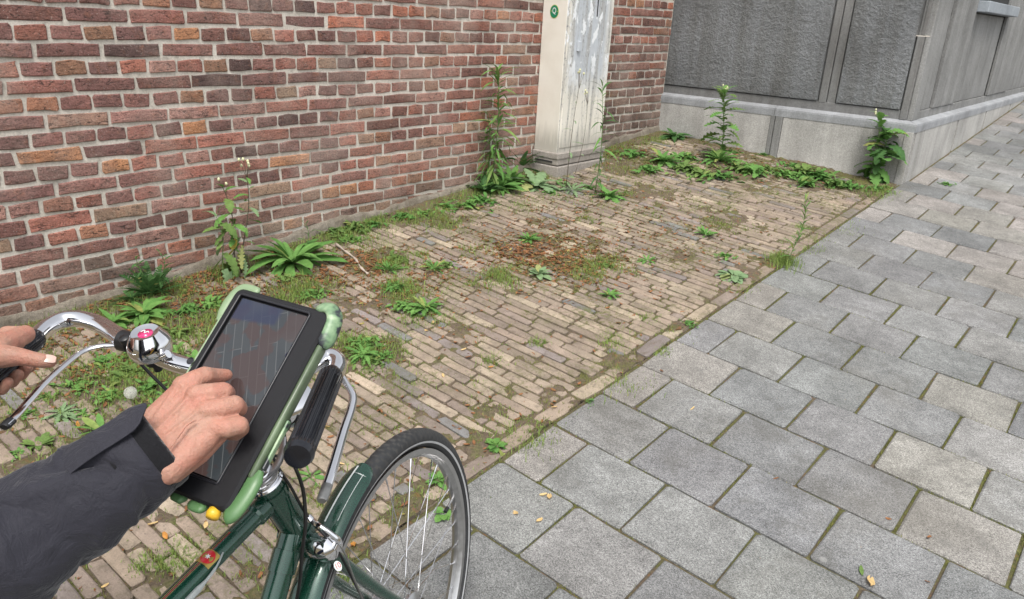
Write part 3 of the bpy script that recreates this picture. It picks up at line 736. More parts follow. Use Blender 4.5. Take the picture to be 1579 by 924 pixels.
for (px, py), n, Lp, W, kind, mat, el, dr, name, label in BIG:
    p = gp(px, py); k = mpp(p)*1.1
    root = empty(name, p, label, 'fern' if name == 'fern' else 'weed', 'weeds growing in the paving')
    put_leaves(root, rosette_spec(int(n*1.7), Lp*k*.92, W*.85, kind, mat, el, dr))
# low clumps
LOW = [((975, 240), 34), ((1000, 262), 34), ((1055, 262), 46), ((1080, 272), 46), ((1110, 275), 40), ((1135, 262), 42), ((1160, 268), 44), ((1185, 262), 34), ((1215, 272), 40), ((1240, 268), 44), ((1262, 275), 48), ((1285, 285), 42), ((1310, 288), 30), ((1240, 285), 40),
       ((1060, 245), 34), ((1225, 258), 30), ((620, 335), 30), ((690, 322), 34), ((720, 318), 40), ((745, 312), 40), ((655, 330), 24), ((520, 360), 36), ((545, 352), 40), ((540, 372), 30), ((575, 348), 26), ((440, 430), 26), ((480, 455), 30), ((610, 445), 30), ((640, 490), 26),
       ((275, 515), 44), ((240, 560), 50), ((200, 575), 46), ((210, 545), 50), ((260, 545), 44), ((120, 595), 34), ((70, 615), 30), ((170, 610), 34), ((230, 600), 44), ((160, 560), 40), ((290, 480), 40), ((330, 470), 36), ((130, 640), 34), ((250, 630), 40), ((40, 640), 34), ((560, 530), 40), ((575, 560), 34), ((610, 400), 34), ((625, 475), 34), ((690, 410), 26), ((895, 548), 14), ((783, 532), 16), ((910, 620), 16), ((1063, 500), 18), ((1120, 398), 22), ((1350, 292), 22), ((1368, 290), 14),
       ((870, 285), 22), ((850, 300), 26), ((905, 290), 22), ((1460, 285), 16), ((590, 550), 24), ((540, 600), 24), ((470, 690), 18), ((150, 690), 24), ((30, 700), 26), ((10, 650), 20), ((1180, 240), 16), ((930, 410), 20)]
ORD = 'first second third fourth fifth sixth seventh eighth ninth tenth eleventh twelfth thirteenth fourteenth fifteenth sixteenth seventeenth eighteenth nineteenth twentieth twenty-first twenty-second twenty-third twenty-fourth twenty-fifth twenty-sixth twenty-seventh twenty-eighth twenty-ninth thirtieth'.split()
def zone(px, py): return ('in the green carpet before the stone plinth' if px > 960 and py < 300 else 'in the weedy strip along the brick wall' if py < 365 and px < 800 else 'on the mossy ground behind the handlebar' if px < 330 else 'in the joints of the narrow brick paving')
LOW.sort(key=lambda t: t[0][0]); zc = {}
for i, ((px, py), s) in enumerate(LOW):
    p = gp(px, py); k = mpp(p); s *= k*1.05
    sp = []
    for j in range(26 if s < .05 else 75):
        l_ = s*rv.uniform(.16, .40); a_ = rv.uniform(0, 6.3); q_ = abs(rv.gauss(0, s*.42))
        sp.append((Vector((math.cos(a_)*q_, math.sin(a_)*q_, rv.uniform(0, s*.16)*max(0, 1-q_/s))), rv.uniform(0, 6.3), rv.uniform(-.1, 1.0), l_, l_*rv.uniform(.35, .6), rv.choice(['oval', 'toothed', 'toothed', 'lance', 'lobed']), 'leaf' if i % 3 else 'leaf_olive', .8))
    wh = zone(px, py); zc[wh] = zc.get(wh, 0)+1
    one_mesh('weed_tuft', p, sp, ORD[zc[wh]-1]+' low green tuft from the left '+wh, 'weed', 'small weed tufts '+wh)

# tall stalks
def stalk(px, py, top, n, Lp, W, kind, mat, name, label, r=.003, lean=None, el=(.1, .9), t0=.12, smat='stem', taper=.5, heads=0, bend=.02, cat='weed', droop=.8):
    p = gp(px, py); k = mpp(p)
    h = (py-top[1])*k*1.06; dxp = (top[0]-px)*k
    side = RROW[0].copy(); side.z = 0; side.normalize()
    root = empty(name, p, label, cat, 'tall weeds against the walls')
    wob = rv.uniform(-.012, .012); pts = [side*(dxp*t+bend*math.sin(pi*t)+wob*math.sin(2*pi*t))+RROW[2]*(wob*.6*math.sin(pi*t))+Vector((0, 0, h*t)) for t in [i/8 for i in range(9)]]
    stem_part(root, [p+q for q in pts], r, r*.4, smat)
    sp = []
    for i in range(n):
        t = t0+(1-t0)*(i+rv.random()*.5)/n; j = min(7, int(t*8)); q = pts[j].lerp(pts[j+1], t*8-j)
        sc = (1-taper*t)*rv.uniform(.5, 1.15)*Lp*k
        sp.append((q, i*2.4+rv.uniform(-.8, .8), el[0]+(el[1]-el[0])*t+rv.uniform(-.45, .35), sc, sc*W*rv.uniform(.75, 1.2), kind, mat if not isinstance(mat, list) else rv.choice(mat), rv.choice([droop*.6, droop, droop*1.4])))
    put_leaves(root, sp)
    for i in range(heads):
        a = rv.uniform(0, 6.3); q = pts[-1]+Vector((math.cos(a)*.02, math.sin(a)*.02, rv.uniform(-.01, .03))); m = MB()
        m.tube([p+pts[-2], p+q], [.0012, .001], 5); stem_part(root, [p+pts[-2], p+q], .001, .0009, smat)
        b = MB(); b.lathe([(0, -.006), (.005, -.004), (.006, .003), (.003, .008), (0, .009)], Matrix.Translation(p+q), 8); b.build('flower_head', M['flower'], root, smooth=True)
    return root
M['flower'] = plain('flower_bud', (.62, .62, .38), .7, var=.2)
stalk(757, 290, (759, 122), 110, 44, .13, 'lance', ['leaf', 'leaf_olive'], 'tall_weed', 'tall dense leafy green stalk standing against the brick wall left of the cabinet', .004, el=(-.2, 1.0), taper=.25, droop=1.1, t0=.05)
stalk(748, 288, (748, 185), 44, 34, .14, 'lance', ['leaf_olive', 'leaf'], 'tall_weed', 'shorter leafy stalk just left of the tall dense stalk at the brick wall', .003, el=(-.2, .8), taper=.3, droop=1.2, t0=.05)
stalk(917, 300, (913, 145), 40, 30, .14, 'lance', ['leaf', 'leaf_dark'], 'tall_weed', 'slender stalk with narrow arching leaves in front of the peeling cabinet door', .0028, el=(.2, 1.0), taper=.2, droop=1.5)
stalk(872, 296, (882, 130), 9, 30, .3, 'lobed', 'leaf_pale', 'tall_weed', 'thin brown dry stalk with few leaves rising in front of the cabinet edge', .0022, smat='stem_brown', heads=4, taper=.75, bend=-.01)
stalk(886, 270, (896, 155), 3, 14, .3, 'lobed', 'leaf_pale', 'tall_weed', 'thinner side stalk right of the brown dry stalk', .0015, smat='stem_brown', heads=3, taper=.7)
stalk(1106, 245, (1103, 148), 44, 42, .55, 'lobed', ['leaf', 'leaf_olive'], 'tall_weed', 'tall green weed with tiny white flowers against the stone plinth below the left panel', .0045, heads=5, taper=.45, t0=.1)
stalk(1340, 277, (1332, 182), 18, 40, .55, 'toothed', 'leaf', 'tall_weed', 'weed with large bright leaves climbing the plinth near the building corner', .004, heads=4, taper=.3, t0=.2)
rt = stalk(1342, 278, (1350, 205), 40, 36, .60, 'toothed', ['leaf', 'leaf_dark'], 'tall_weed', 'broad leaved bushy weed at the foot of the plinth next to the building corner', .004, taper=.1, t0=.08, el=(-.1, .6), droop=1.1)
stalk(1322, 250, (1310, 225), 6, 32, .55, 'oval', 'leaf', 'tall_weed', 'leafy side shoot reaching left of the weed by the building corner', .003, taper=.1, t0=.3, el=(-.1, .5))
stalk(366, 425, (352, 290), 16, 50, .5, 'toothed', ['leaf_olive', 'leaf'], 'tall_weed', 'tall weed with drooping leaves and one yellow leaf at the wall above the tablet', .004, smat='stem_brown', taper=.5, el=(-.9, .5), t0=.12, heads=2)
stalk(372, 425, (388, 262), 15, 40, .42, 'lobed', ['leaf', 'leaf_pale'], 'tall_weed', 'branching weed with buds leaning right against the wall above the tablet', .0035, smat='stem_brown', taper=.6, el=(-.8, .6), t0=.15, heads=6)
stalk(345, 430, (338, 330), 10, 46, .5, 'toothed', ['leaf_olive', 'leaf_pale'], 'tall_weed', 'short drooping weed left of the tall wilting weed by the wall', .003, taper=.4, el=(-.7, .5), t0=.1)
y1 = AT(358, 352, G(366, 425).z+.20); 
root = empty('wilted_leaf', gp(362, 424)); tag(root, 'single yellow wilted leaf hanging on the tall weed above the tablet', 'leaf', 'tall weeds against the walls')
bpy.data.objects.remove(root)
p = gp(366, 425); root = [o for o in bpy.data.objects if o.name.startswith('tall_weed') and 'one yellow leaf' in o.get('label', '')][0]
for hh, aa, LL in ((.17, -.9, .055), (.12, -2.0, .05), (.10, .5, .045)):
    child('leaf', leaf_me('oval', 'leaf_yellow', .10, .06, .8, 1), root, (0, 0, hh), leafrot(aa, -.5), LL/.10)['label'] = 'yellow wilted leaf'
stalk(245, 450, (252, 388), 26, 22, .3, 'toothed', 'leaf_dark', 'tall_weed', 'short upright feathery shoot at the wall above the bicycle bell', .0025, taper=.4)
stalk(215, 452, (216, 395), 20, 22, .3, 'toothed', ['leaf_dark', 'leaf'], 'tall_weed', 'second short upright shoot left of the feathery one at the wall', .0025, taper=.4)
stalk(1213, 410, (1222, 310), 60, 22, .14, 'lance', ['leaf', 'leaf_olive'], 'tall_weed', 'wispy green grassy spike rising from the tuft on the pavement edge', .0018, el=(.3, 1.2), taper=.35, droop=.5)
stalk(475, 395, (466, 340), 14, 20, .3, 'lobed', 'leaf_dark', 'tall_weed', 'dark upright shoot rising from the strap leaved tuft by the wall', .002, taper=.4)

# dandelion clock
p = gp(204, 628); hgt = .052
dand = empty('dandelion', p, 'white dandelion seed head on a thin stalk below the bicycle bell', 'dandelion')
hc = Vector((0, 0, hgt))
stem_part(dand, [p, p+Vector((.002, 0, hgt*.5)), p+hc], .0011, .0009)
M['fluff'] = leaf_mat('dandelion_fluff', (.75, .75, .72), (.85, .85, .82), .4)
m = MB()
for i in range(420):
    a = i*2.39996; zc = 1-2*(i+.5)/420; r_ = math.sqrt(1-zc*zc); d = Vector((r_*math.cos(a), r_*math.sin(a), zc)); t_ = d.orthogonal().normalized(); b_ = d.cross(t_); e = .0185
    m.add([d*.001+t_*.00008, d*.001-t_*.00008, d*e], [(0, 1, 2)])
    for k in range(5):
        an = k*1.26+i; q = (t_*math.cos(an)+b_*math.sin(an)); s_ = q.cross(d)*.00026
        m.add([d*e-s_, d*e+s_, d*(e+.0014)+q*.0042], [(0, 1, 2)])
m.v = [v+hc for v in m.v]; me = m.mesh('seed_head', M['fluff']); child('seed_head', me, dand)
m = MB(); m.lathe([(0, -.003), (.002, -.002), (.002, .002), (0, .003)], Matrix.Translation(hc), 8); child('seed_core', m.mesh('core', M['stem_brown']), dand)
# the little yellow flower beside it
p = gp(199, 640); fl = empty('yellow_flower', p, 'small yellow flower low in the weeds beside the dandelion clock', 'flower')
m = MB()
for i in range(22):
    a = i*2.4; m.add([Vector(v) for v in ((0, 0, .012), (math.cos(a-.15)*.006, math.sin(a-.15)*.006, .014+.002*(i % 3)), (math.cos(a+.15)*.006, math.sin(a+.15)*.006, .014+.002*(i % 3)))], [(0, 1, 2)])
M['petal'] = plain('petal', (.72, .50, .03), .6, bump=0); child('petals', m.mesh('petals', M['petal']), fl)
m = MB(); m.tube([Vector((0, 0, 0)), Vector((0, 0, .013))], [.001, .001], 5); child('stem', m.mesh('stem', M['stem']), fl)

# grass, moss and litter nobody could count
def near_frame(x, y, z): return inframe((x, y, z), 30)
gm = MB()
def blade(m, p, h, w, az, lean, c=None):
    d = Vector((math.cos(az), math.sin(az), 0)); s = Vector((-d.y, d.x, 0))*w
    m.add([p-s, p+s, p+d*lean*.35*h+Vector((0, 0, h*.6))+s*.7, p+d*lean*.35*h+Vector((0, 0, h*.6))-s*.7, p+d*lean*h+Vector((0, 0, h*(1-.35*lean)))], [(0, 1, 2, 3), (3, 2, 4)])
GR = [((1210, 408), 80, .04, .05), ((1200, 398), 30, .03, .035), ((930, 410), 120, .06, .03), ((905, 425), 90, .06, .03), ((770, 430), 150, .06, .035), ((730, 390), 60, .05, .03), ((615, 410), 80, .05, .04), ((620, 450), 110, .06, .035), ((650, 490), 110, .07, .03), ((580, 535), 110, .07, .03), ((545, 530), 90, .06, .03), ((690, 345), 90, .08, .03), ((660, 340), 70, .08, .03), ((560, 370), 100, .08, .04),
      ((460, 450), 100, .06, .05), ((440, 470), 60, .05, .05), ((340, 500), 80, .10, .04), ((290, 520), 130, .10, .045), ((240, 580), 130, .10, .04), ((170, 560), 120, .12, .03), ((150, 620), 90, .10, .025), ((80, 560), 60, .10, .025), ((1120, 350), 70, .08, .02), ((1050, 330), 60, .1, .02), ((950, 330), 80, .14, .02), ((870, 310), 80, .12, .03), ((980, 265), 80, .18, .03), ((1110, 310), 60, .12, .02), ((1340, 300), 60, .07, .03), ((1360, 296), 60, .05, .03), ((1300, 350), 30, .08, .02), ((1250, 370), 30, .05, .02), ((1460, 284), 30, .03, .03), ((500, 880), 30, .05, .02), ((820, 660), 60, .06, .012), ((790, 640), 50, .06, .012), ((110, 690), 70, .08, .03), ((30, 640), 50, .08, .03), ((270, 610), 80, .06, .03), ((1240, 385), 40, .05, .02), ((1030, 450), 20, .05, .015)]
for i in range(60):
    yy_ = -1.6+4.7*i/60; q_ = proj((-1.70+rv.uniform(-.03, .10), yy_, gz(-1.7, yy_)));
    if q_: GR.append(((q_[0], q_[1]), rv.randrange(14, 34), rv.uniform(.03, .07), rv.uniform(.018, .042)))
for i in range(190):
    GR.append(((rv.uniform(0, 1330), rv.uniform(290, 900)), rv.randrange(10, 46), rv.uniform(.02, .06), rv.uniform(.014, .030)))
for (px, py), n, sp, h in GR:
    c = gp(px, py)
    if c.x > .03 or c.x < -1.78: continue
    for i in range(int(n*4)):
        x = c.x+rv.gauss(0, sp); yy = c.y+rv.gauss(0, sp)
        if x < -1.78: continue
        z = soil_z(x, yy) if x < 0 else gz(x, yy); blade(gm, Vector((x, yy, z-.002)), h*rv.uniform(.5, 1.25), .0013, rv.uniform(0, 6.3), rv.uniform(.2, .9))
go = gm.build('grass', M['grass'], None, kind='stuff'); tag(go, 'thin grass tufts scattered over the brick paving', 'grass')
mm = MB(); cnt = 0
for i in range(170000):
    x = rv.uniform(-1.79, -.0); yy = rv.uniform(-2.3, 3.2); c = cover(x, yy)
    g = nz(x*3.3, yy*3.3, 12)+.6*nz(x*14, yy*14, 2)
    if c < -.12 or g < -.05+rv.uniform(-.15, .15): continue
    z = soil_z(x, yy)
    if z < pz(x, yy)-.014 or not near_frame(x, yy, z): continue
    h = rv.uniform(.004, .011)*(2.2 if rv.random() < .12 else 1); blade(mm, Vector((x, yy, z-.001)), h, rv.uniform(.0006, .0013), rv.uniform(0, 6.3), rv.uniform(.1, .8)); cnt += 1
# moss along slab joints
for i in range(60000):
    k = rv.randrange(-12, 10); off = 0 if k % 2 else .5
    if rv.random() < .5: x = rv.uniform(0, 2.6); yy = -k*TD+rv.gauss(0, .003)
    else: x = (rv.randrange(0, 9)+off)*TW+rv.gauss(0, .003); yy = -(k+rv.random())*TD
    if nz(x*2.2, yy*2.2, 6)+.6*nz(x*9, yy*9, 7) < rv.uniform(-.25, .30): continue
    if x < -.005 or not near_frame(x, yy, gz(x, yy)): continue
    if yy > 1.6: continue
    blade(mm, Vector((x, yy, gz(x, yy)-.009)), rv.uniform(.005, .011), rv.uniform(.0006, .0012), rv.uniform(0, 6.3), rv.uniform(.1, .8))
mo = mm.build('moss', M['moss'], None, kind='stuff'); tag(mo, 'short moss in the joints and over the old paving', 'moss')
# leaf litter
def dry_leaf(m, p, L, az, r, flat=False):
    W = L*r.uniform(.35, .55); cu = r.uniform(.1, .45); R_ = Matrix.Rotation(az, 3, 'Z') @ Matrix.Rotation(r.uniform(-.35, .35), 3, 'Y') @ Matrix.Rotation(r.uniform(-.4, .4), 3, 'X')
    rows = []
    for i in range(5):
        t = i/4; w_ = W/2*math.sin(pi*(.08+.86*t))**.8
        rows.append([Vector(((t-.5)*L, w_, cu*w_+.12*L*(t-.5)**2*4)), Vector(((t-.5)*L, 0, 0)), Vector(((t-.5)*L, -w_, cu*w_+.1*L*(t-.5)**2*4))])
    m.grid([[R_ @ v + p for v in q] for q in rows])
lm_ = MB()
LP = [((840, 395), .20, 520), ((900, 400), .16, 260), ((770, 385), .14, 160), ((560, 412), .12, 220), ((600, 425), .16, 130), ((670, 430), .14, 120), ((880, 350), .25, 160), ((1000, 365), .2, 80), ((950, 330), .3, 120), ((1050, 350), .2, 60), ((720, 340), .25, 120), ((420, 440), .16, 150), ((300, 450), .20, 260), ((110, 500), .22, 260), ((240, 500), .2, 160), ((130, 580), .18, 140), ((500, 430), .16, 140), ((1000, 230), .25, 160), ((940, 232), .15, 100), ((1150, 245), .3, 90), ((1200, 262), .2, 60), ((620, 500), .2, 60), ((580, 600), .25, 50), ((1130, 400), .2, 50), ((300, 820), .3, 50), ((650, 700), .3, 60), ((860, 290), .2, 100), ((1050, 530), .3, 40), ((340, 430), .1, 120)]
for (px, py), sp, n in LP:
    c = gp(px, py)
    for i in range(int(n*2.0)):
        x = c.x+rv.gauss(0, sp); yy = c.y+rv.gauss(0, sp)
        if x < -1.77 or x > -.01: continue
        dry_leaf(lm_, Vector((x, yy, max(soil_z(x, yy), pz(x, yy)-.004)+.003)), rv.uniform(.010, .026), rv.uniform(0, 6.3), rv)
lo = lm_.build('leaf_litter', M['litter'], None, smooth=True, kind='stuff'); tag(lo, 'brown leaf litter lying in drifts on the old paving', 'leaf litter')
# pebbles, crumbs and grit lying about
pm = MB()
for i in range(2600):
    x = rv.uniform(-1.78, 2.2); yy = rv.uniform(-2.3, 3.2)
    if x > 0 and rv.random() < .9: continue
    if not near_frame(x, yy, gz(x, yy)): continue
    s = rv.uniform(.001, .0032); z = max(soil_z(x, yy), pz(x, yy)) if x < 0 else gz(x, yy)
    q = [Vector((rv.uniform(-1, 1), rv.uniform(-1, 1), 0))*s for _ in range(2)]
    P0 = Vector((x, yy, z)); pm.add([P0+Vector((s, 0, 0)), P0+Vector((-s*.5, s*.9, 0)), P0+Vector((-s*.6, -s*.8, 0)), P0+Vector((0, 0, s*1.1))], [(0, 1, 3), (1, 2, 3), (2, 0, 3)])
M['grit'] = plain('grit', (.34, .29, .24), .9, var=.5, nscale=6, obj=False)
po = pm.build('grit', M['grit'], None, kind='stuff'); tag(po, 'small grit and crumbs on the paving', 'grit')
# single fallen leaves one can point at
FL = [((847, 766), 1, .030, 'two toned yellow leaf on the slab, uppermost of three right of the wheel'), ((838, 763), 1, .022, 'narrow pale leaf touching the upper pale leaf right of the wheel'), ((795, 791), 1, .024, 'pale yellow leaf on the slab, leftmost of three right of the wheel'), ((832, 802), 1, .024, 'small oval pale leaf, lowest of the three on the slab by the wheel'),
      ((1068, 630), 1, .022, 'tan leaf lying alone in the middle of a dark grey slab'), ((1197, 738), 0, .016, 'tiny tan leaf at the corner of a grey slab in the middle of the pavement'), ((1342, 897), 1, .045, 'crumpled yellow leaf in the slab joint at the lower right'), ((1328, 880), 3, .03, 'green withered leaf in the slab joint beside the crumpled yellow leaf'),
      ((1433, 828), 0, .020, 'brown leaf on a slab edge above the crumpled yellow leaf at lower right'), ((1370, 800), 0, .018, 'small brown leaf in the joint left of the brown leaf at lower right'), ((1430, 897), 0, .014, 'tiny brown leaf right of the crumpled yellow leaf'), ((1020, 572), 0, .018, 'tan leaf on the first light slab beside the edging bricks'), ((255, 826), 2, .026, 'orange brown dead leaf on the bricks under the sleeve'), ((236, 808), 1, .028, 'pale curled leaf on the bricks below the cuff'), ((525, 715), 1, .024, 'pale yellow leaf between brake lever and grip'),
      ((657, 510), 1, .028, 'yellow leaf on the mossy patch right of the tablet, left one of a pair'), ((668, 497), 1, .024, 'yellow leaf on the mossy patch right of the tablet, right one of a pair'), ((835, 376), 1, .022, 'yellow leaf on the litter patch by the small bright rosette'), ((715, 539), 1, .022, 'small yellow leaf on bricks right of the mossy patch'), ((757, 566), 2, .020, 'small orange leaf on the bricks in the middle of the strip'), ((683, 579), 1, .020, 'pale leaf flake on the bricks above the front wheel'), ((855, 628), 1, .020, 'yellow leaf in the moss near the edging bricks'), ((120, 655), 2, .028, 'brown curled leaf on the stones under the left brake lever'), ((545, 840), 2, .026, 'orange brown leaf behind the fork crown'), ((404, 787), 1, .024, 'pale leaf on the bricks between top tube and head tube'), ((317, 810), 1, .022, 'pale leaf on the bricks behind the red top tube badge'), ((162, 903), 1, .018, 'tiny yellow leaf on the bricks below the sleeve')]
for i, ((px, py), c, L, label) in enumerate(FL):
    p = gp(px, py); z = max(pz(p.x, p.y), soil_z(p.x, p.y)) if p.x < 0 else gz(p.x, p.y); m = MB(); r_ = random.Random(i)
    p = G(px, py, z-gz(p.x, p.y)+.004); dry_leaf(m, Vector((0, 0, 0)), L, r_.uniform(0, 6.3), r_)
    o = bpy.data.objects.new('fallen_leaf', m.mesh('fallen_leaf', [M['litter'], M['dead_leaf'], M['dead_leaf_orange'], M['leaf_olive']][c], True)); col.objects.link(o); o.location = p
    tag(o, label, 'leaf', 'fallen leaves')
# twig
a = gp(518, 383); b = gp(567, 426); m = MB(); mid = a.lerp(b, .5)+Vector((.015, .01, .012))
m.tube(bez([a+Vector((0, 0, .014)), a.lerp(b, .3)+Vector((-.006, .006, .016)), mid, a.lerp(b, .8)+Vector((0, 0, .010)), b+Vector((0, 0, .010))], 5), [.0045+.002*math.sin(i*1.3) for i in range(21)], 8)
m.build('twig', M['wood'], None, smooth=True, label='short pale bare twig lying by the strap leaved tuft', cat='twig')
# ------------------------------------------------------------------ bicycle
M['green_paint'] = plain('green_enamel', (.007, .058, .035), .25, metal=.35, var=.25, nscale=300, bump=.05, coat=1.0)
M['chrome'] = plain('chrome', (.78, .78, .80), .07, metal=1, var=.08, nscale=60, bump=.02)
M['alu'] = plain('brushed_aluminium', (.52, .52, .52), .34, metal=1, var=.25, nscale=90, bump=.1)
M['steel_dull'] = plain('dull_steel', (.30, .30, .29), .35, metal=.9, var=.4, nscale=120)
M['rubber'] = plain('rubber', (.030, .031, .033), .62, var=.5, nscale=60, bump=.3)
M['rubber_dust'] = plain('rubber_dust', (.055, .054, .052), .9, var=.5, nscale=40)
M['grip'] = plain('grip_rubber', (.010, .011, .015), .20, var=.2, nscale=80, bump=.04)
M['cable'] = plain('cable_black', (.010, .010, .010), .35, bump=0)
M['stripe'] = plain('white_stripe', (.72, .76, .74), .3, bump=0, coat=.5); M['gold'] = plain('gold_line', (.42, .30, .08), .35, metal=.6, bump=0); M['red'] = plain('red_enamel', (.52, .02, .03), .3, bump=0, coat=.5)
M['reflect'] = plain('reflective_band', (.55, .56, .57), .35, metal=.4, bump=0); M['grey_plastic'] = plain('grey_cover', (.33, .36, .36), .4)
M['pink'] = plain('pink_enamel', (.62, .03, .16), .25, bump=0, coat=.7)
WC = Vector((.4220, -1.5950, .1780)); WR = .3266; YAW, LEAN = 1.918, -.084
def wheel_basis(yaw, lean):
    fw = Vector((math.cos(yaw), math.sin(yaw), 0)); rt = Vector((math.sin(yaw), -math.cos(yaw), 0)); Z = Vector((0, 0, 1))
    return fw, Z*math.cos(lean)+rt*math.sin(lean), rt*math.cos(lean)-Z*math.sin(lean)
bike = empty('bicycle', (WC.x, WC.y, gz(WC.x, WC.y)), 'dark green city bicycle with chrome handlebar seen from behind its handlebar', 'bicycle')
def make_wheel(c, yaw, lean, full=True):
    fw, up, rt = wheel_basis(yaw, lean); Mw = Matrix((fw, up, rt)).transposed()
    def W(r, th, o): return c+Mw @ Vector((r*math.cos(th), r*math.sin(th), o))
    hub_m = MB()
    T = Matrix.Translation(c) @ Mw.to_4x4()
    hub_m.lathe([(0, -.052), (.006, -.052), (.007, -.036), (.030, -.034), (.031, -.029), (.017, -.024), (.016, .0), (.017, .022), (.032, .027), (.033, .033), (.027, .039), (.008, .042), (.007, .058), (0, .060)], T, 28)
    base = hub_m.build('wheel', M['alu'], bike, label='spoked wheel'); auto_smooth(base)
    NT, NS = 540, 18; P_ = []
    for i in range(NT):
        th = 2*pi*i/NT; row_ = []
        for k in range(NS):
            a = 2*pi*k/NS; rr_ = .0182; out = math.cos(a); side = math.sin(a)
            if out > .05:
                ph = i*52/NT*2*pi + abs(side)*5.0
                g1 = .0009 if math.sin(ph*2) > .72 else 0; g2 = .0010 if abs(abs(side)-.45) < .10 else 0
                rr_ -= max(g1, g2)
            row_.append(W(WR-.0182+rr_*out, th, rr_*side*.98))
        P_.append(row_)
    P_.append(P_[0]); m = MB(); m.grid(P_, closeu=True)
    for fi in range(len(m.f)):
        i, k = divmod(fi, NS)
        if math.cos(2*pi*k/NS) > .05 and math.sin((i*52/NT*2*pi + abs(math.sin(2*pi*(k+.5)/NS))*5.0)*2) > .72: m.mi[fi] = 1
    tyre = m.build('tyre', [M['rubber'], M['rubber_dust']], base, smooth=True)
    for sg in (1, -1):
        m = MB(); m.grid([[W(WR-.0182+.0186*math.cos(math.radians(a_)), 2*pi*i/180, sg*.0184*math.sin(math.radians(a_))) for a_ in (102, 108, 115)] for i in range(181)]); m.build('reflective_band', M['reflect'], base, smooth=True)
        m = MB(); m.grid([[W(WR-.0250, 2*pi*i/180, sg*.0176), W(WR-.0255, 2*pi*i/180, sg*.0176)] for i in range(181)]); 
    rp = [(-.036, -.0120), (-.036, -.0138), (-.0465, -.0130), (-.0485, -.0095), (-.0535, -.0045), (-.0540, 0), (-.0535, .0045), (-.0485, .0095), (-.0465, .0130), (-.036, .0138), (-.036, .0120), (-.043, 0)]
    m = MB(); m.grid([[W(WR+a, 2*pi*i/180, o) for a, o in rp] for i in range(181)], closeu=True); rim = m.build('rim', M['alu'], base); auto_smooth(rim, 30)
    sp = {}
    for i in range(36):
        sg = 1 if i % 2 else -1; th = 2*pi*i/36; dh = (1 if (i//2) % 2 else -1)*1.25
        m = MB(); a_, b_ = W(.027, th+dh, sg*.030), W(WR-.053, th, sg*.003); m.tube([a_, b_], .00095, 6); m.tube([b_, b_.lerp(a_, .055)], .0019, 6); m.build('spoke', M['chrome'], base)
    th = math.radians(14); a_, b_ = W(WR-.052, th, 0), W(WR-.082, th, 0)
    m = MB(); m.tube([a_, b_], .0028, 8); v = m.build('valve', M['alu'], base); m = MB(); m.tube([b_, W(WR-.094, th, 0)], .0042, 8); m.build('valve_cap', M['black'], base)
    return base, W
wheel, WF = make_wheel(WC, YAW, LEAN)
FYAW = 1.88
ffw = Vector((math.cos(FYAW), math.sin(FYAW), 0)); frt = Vector((math.sin(FYAW), -math.cos(FYAW), 0)); fz = Vector((0, 0, 1))
rc = WC - ffw*1.0; rc.z = gz(rc.x, rc.y)+WR
rear, WFR = make_wheel(rc, FYAW, -.03)
# steering axis and head
KC = Vector((.463, -1.813, .475)); HT = Vector((.456, -1.864, .590)); ax = (HT-KC).normalized()
m = MB(); m.tube([KC+ax*.012, HT], .0215, 24); o = m.build('head_tube', M['green_paint'], bike); auto_smooth(o)
for s_, r_ in ((.010, .0235), (.018, .0225)):
    pass
def axm(o, z):   # matrix with local Z along z
    q = Vector(z).to_track_quat('Z', 'Y'); return Matrix.Translation(o) @ q.to_matrix().to_4x4()
m = MB(); m.lathe([(0, 0), (.0245, 0), (.026, .003), (.0245, .006), (.021, .007), (.0235, .010), (.0235, .013), (.019, .015), (.020, .021), (.018, .025), (.0125, .027), (0, .027)], axm(HT-ax*.001, ax), 32)
o = m.build('headset', M['chrome'], bike); auto_smooth(o)
ST = Vector((.452, -1.925, .715)); m = MB(); m.tube([HT+ax*.02, ST], .0112, 16); BCL = AT(335, 577, .742)
m.tube([ST-Vector((0, 0, .004)), ST.lerp(BCL, .5), BCL], [.014, .012, .015], 14); o = m.build('stem', M['chrome'], bike); auto_smooth(o)
m = MB(); bd = (AT(281, 563, .745)-BCL).normalized(); m.tube([BCL-bd*.024, BCL+bd*.024], .0165, 18); auto_smooth(m.build('bar_clamp', M['chrome'], bike))
# lamp bracket plate rising beside the headset
m = MB(); c_ = HT+ax*.008
for a in range(5): pass
pts = [PD(397, 742, 1.048), PD(424, 722, 1.052), PD(434, 700, 1.062), PD(437, 676, 1.08)]
m.tube(bez(pts, 5), [.013, .013, .012, .011, .010, .010, .009, .009, .009, .009, .009, .008, .007, .006, .006, .005], 10, squash=.32); auto_smooth(m.build('lamp_bracket', M['alu'], bike))
lampc = PD(452, 626, 1.15)
lamp = empty('headlamp_group', lampc); bpy.data.objects.remove(lamp)
m = MB(); m.lathe([(0, -.045), (.012, -.043), (.024, -.030), (.031, -.010), (.034, .006), (.034, .014), (.030, .016)], axm(lampc, ffw*.95-fz*.1), 28); lamp = m.build('headlamp', M['chrome'], bike); auto_smooth(lamp)
M['lens'] = plain('lens', (.75, .78, .80), .08, bump=0, coat=1); m = MB(); m.lathe([(0, .022), (.018, .020), (.030, .016), (.0, .0155)], axm(lampc, ffw*.95-fz*.1), 28); m.build('lens', M['lens'], lamp, smooth=True)
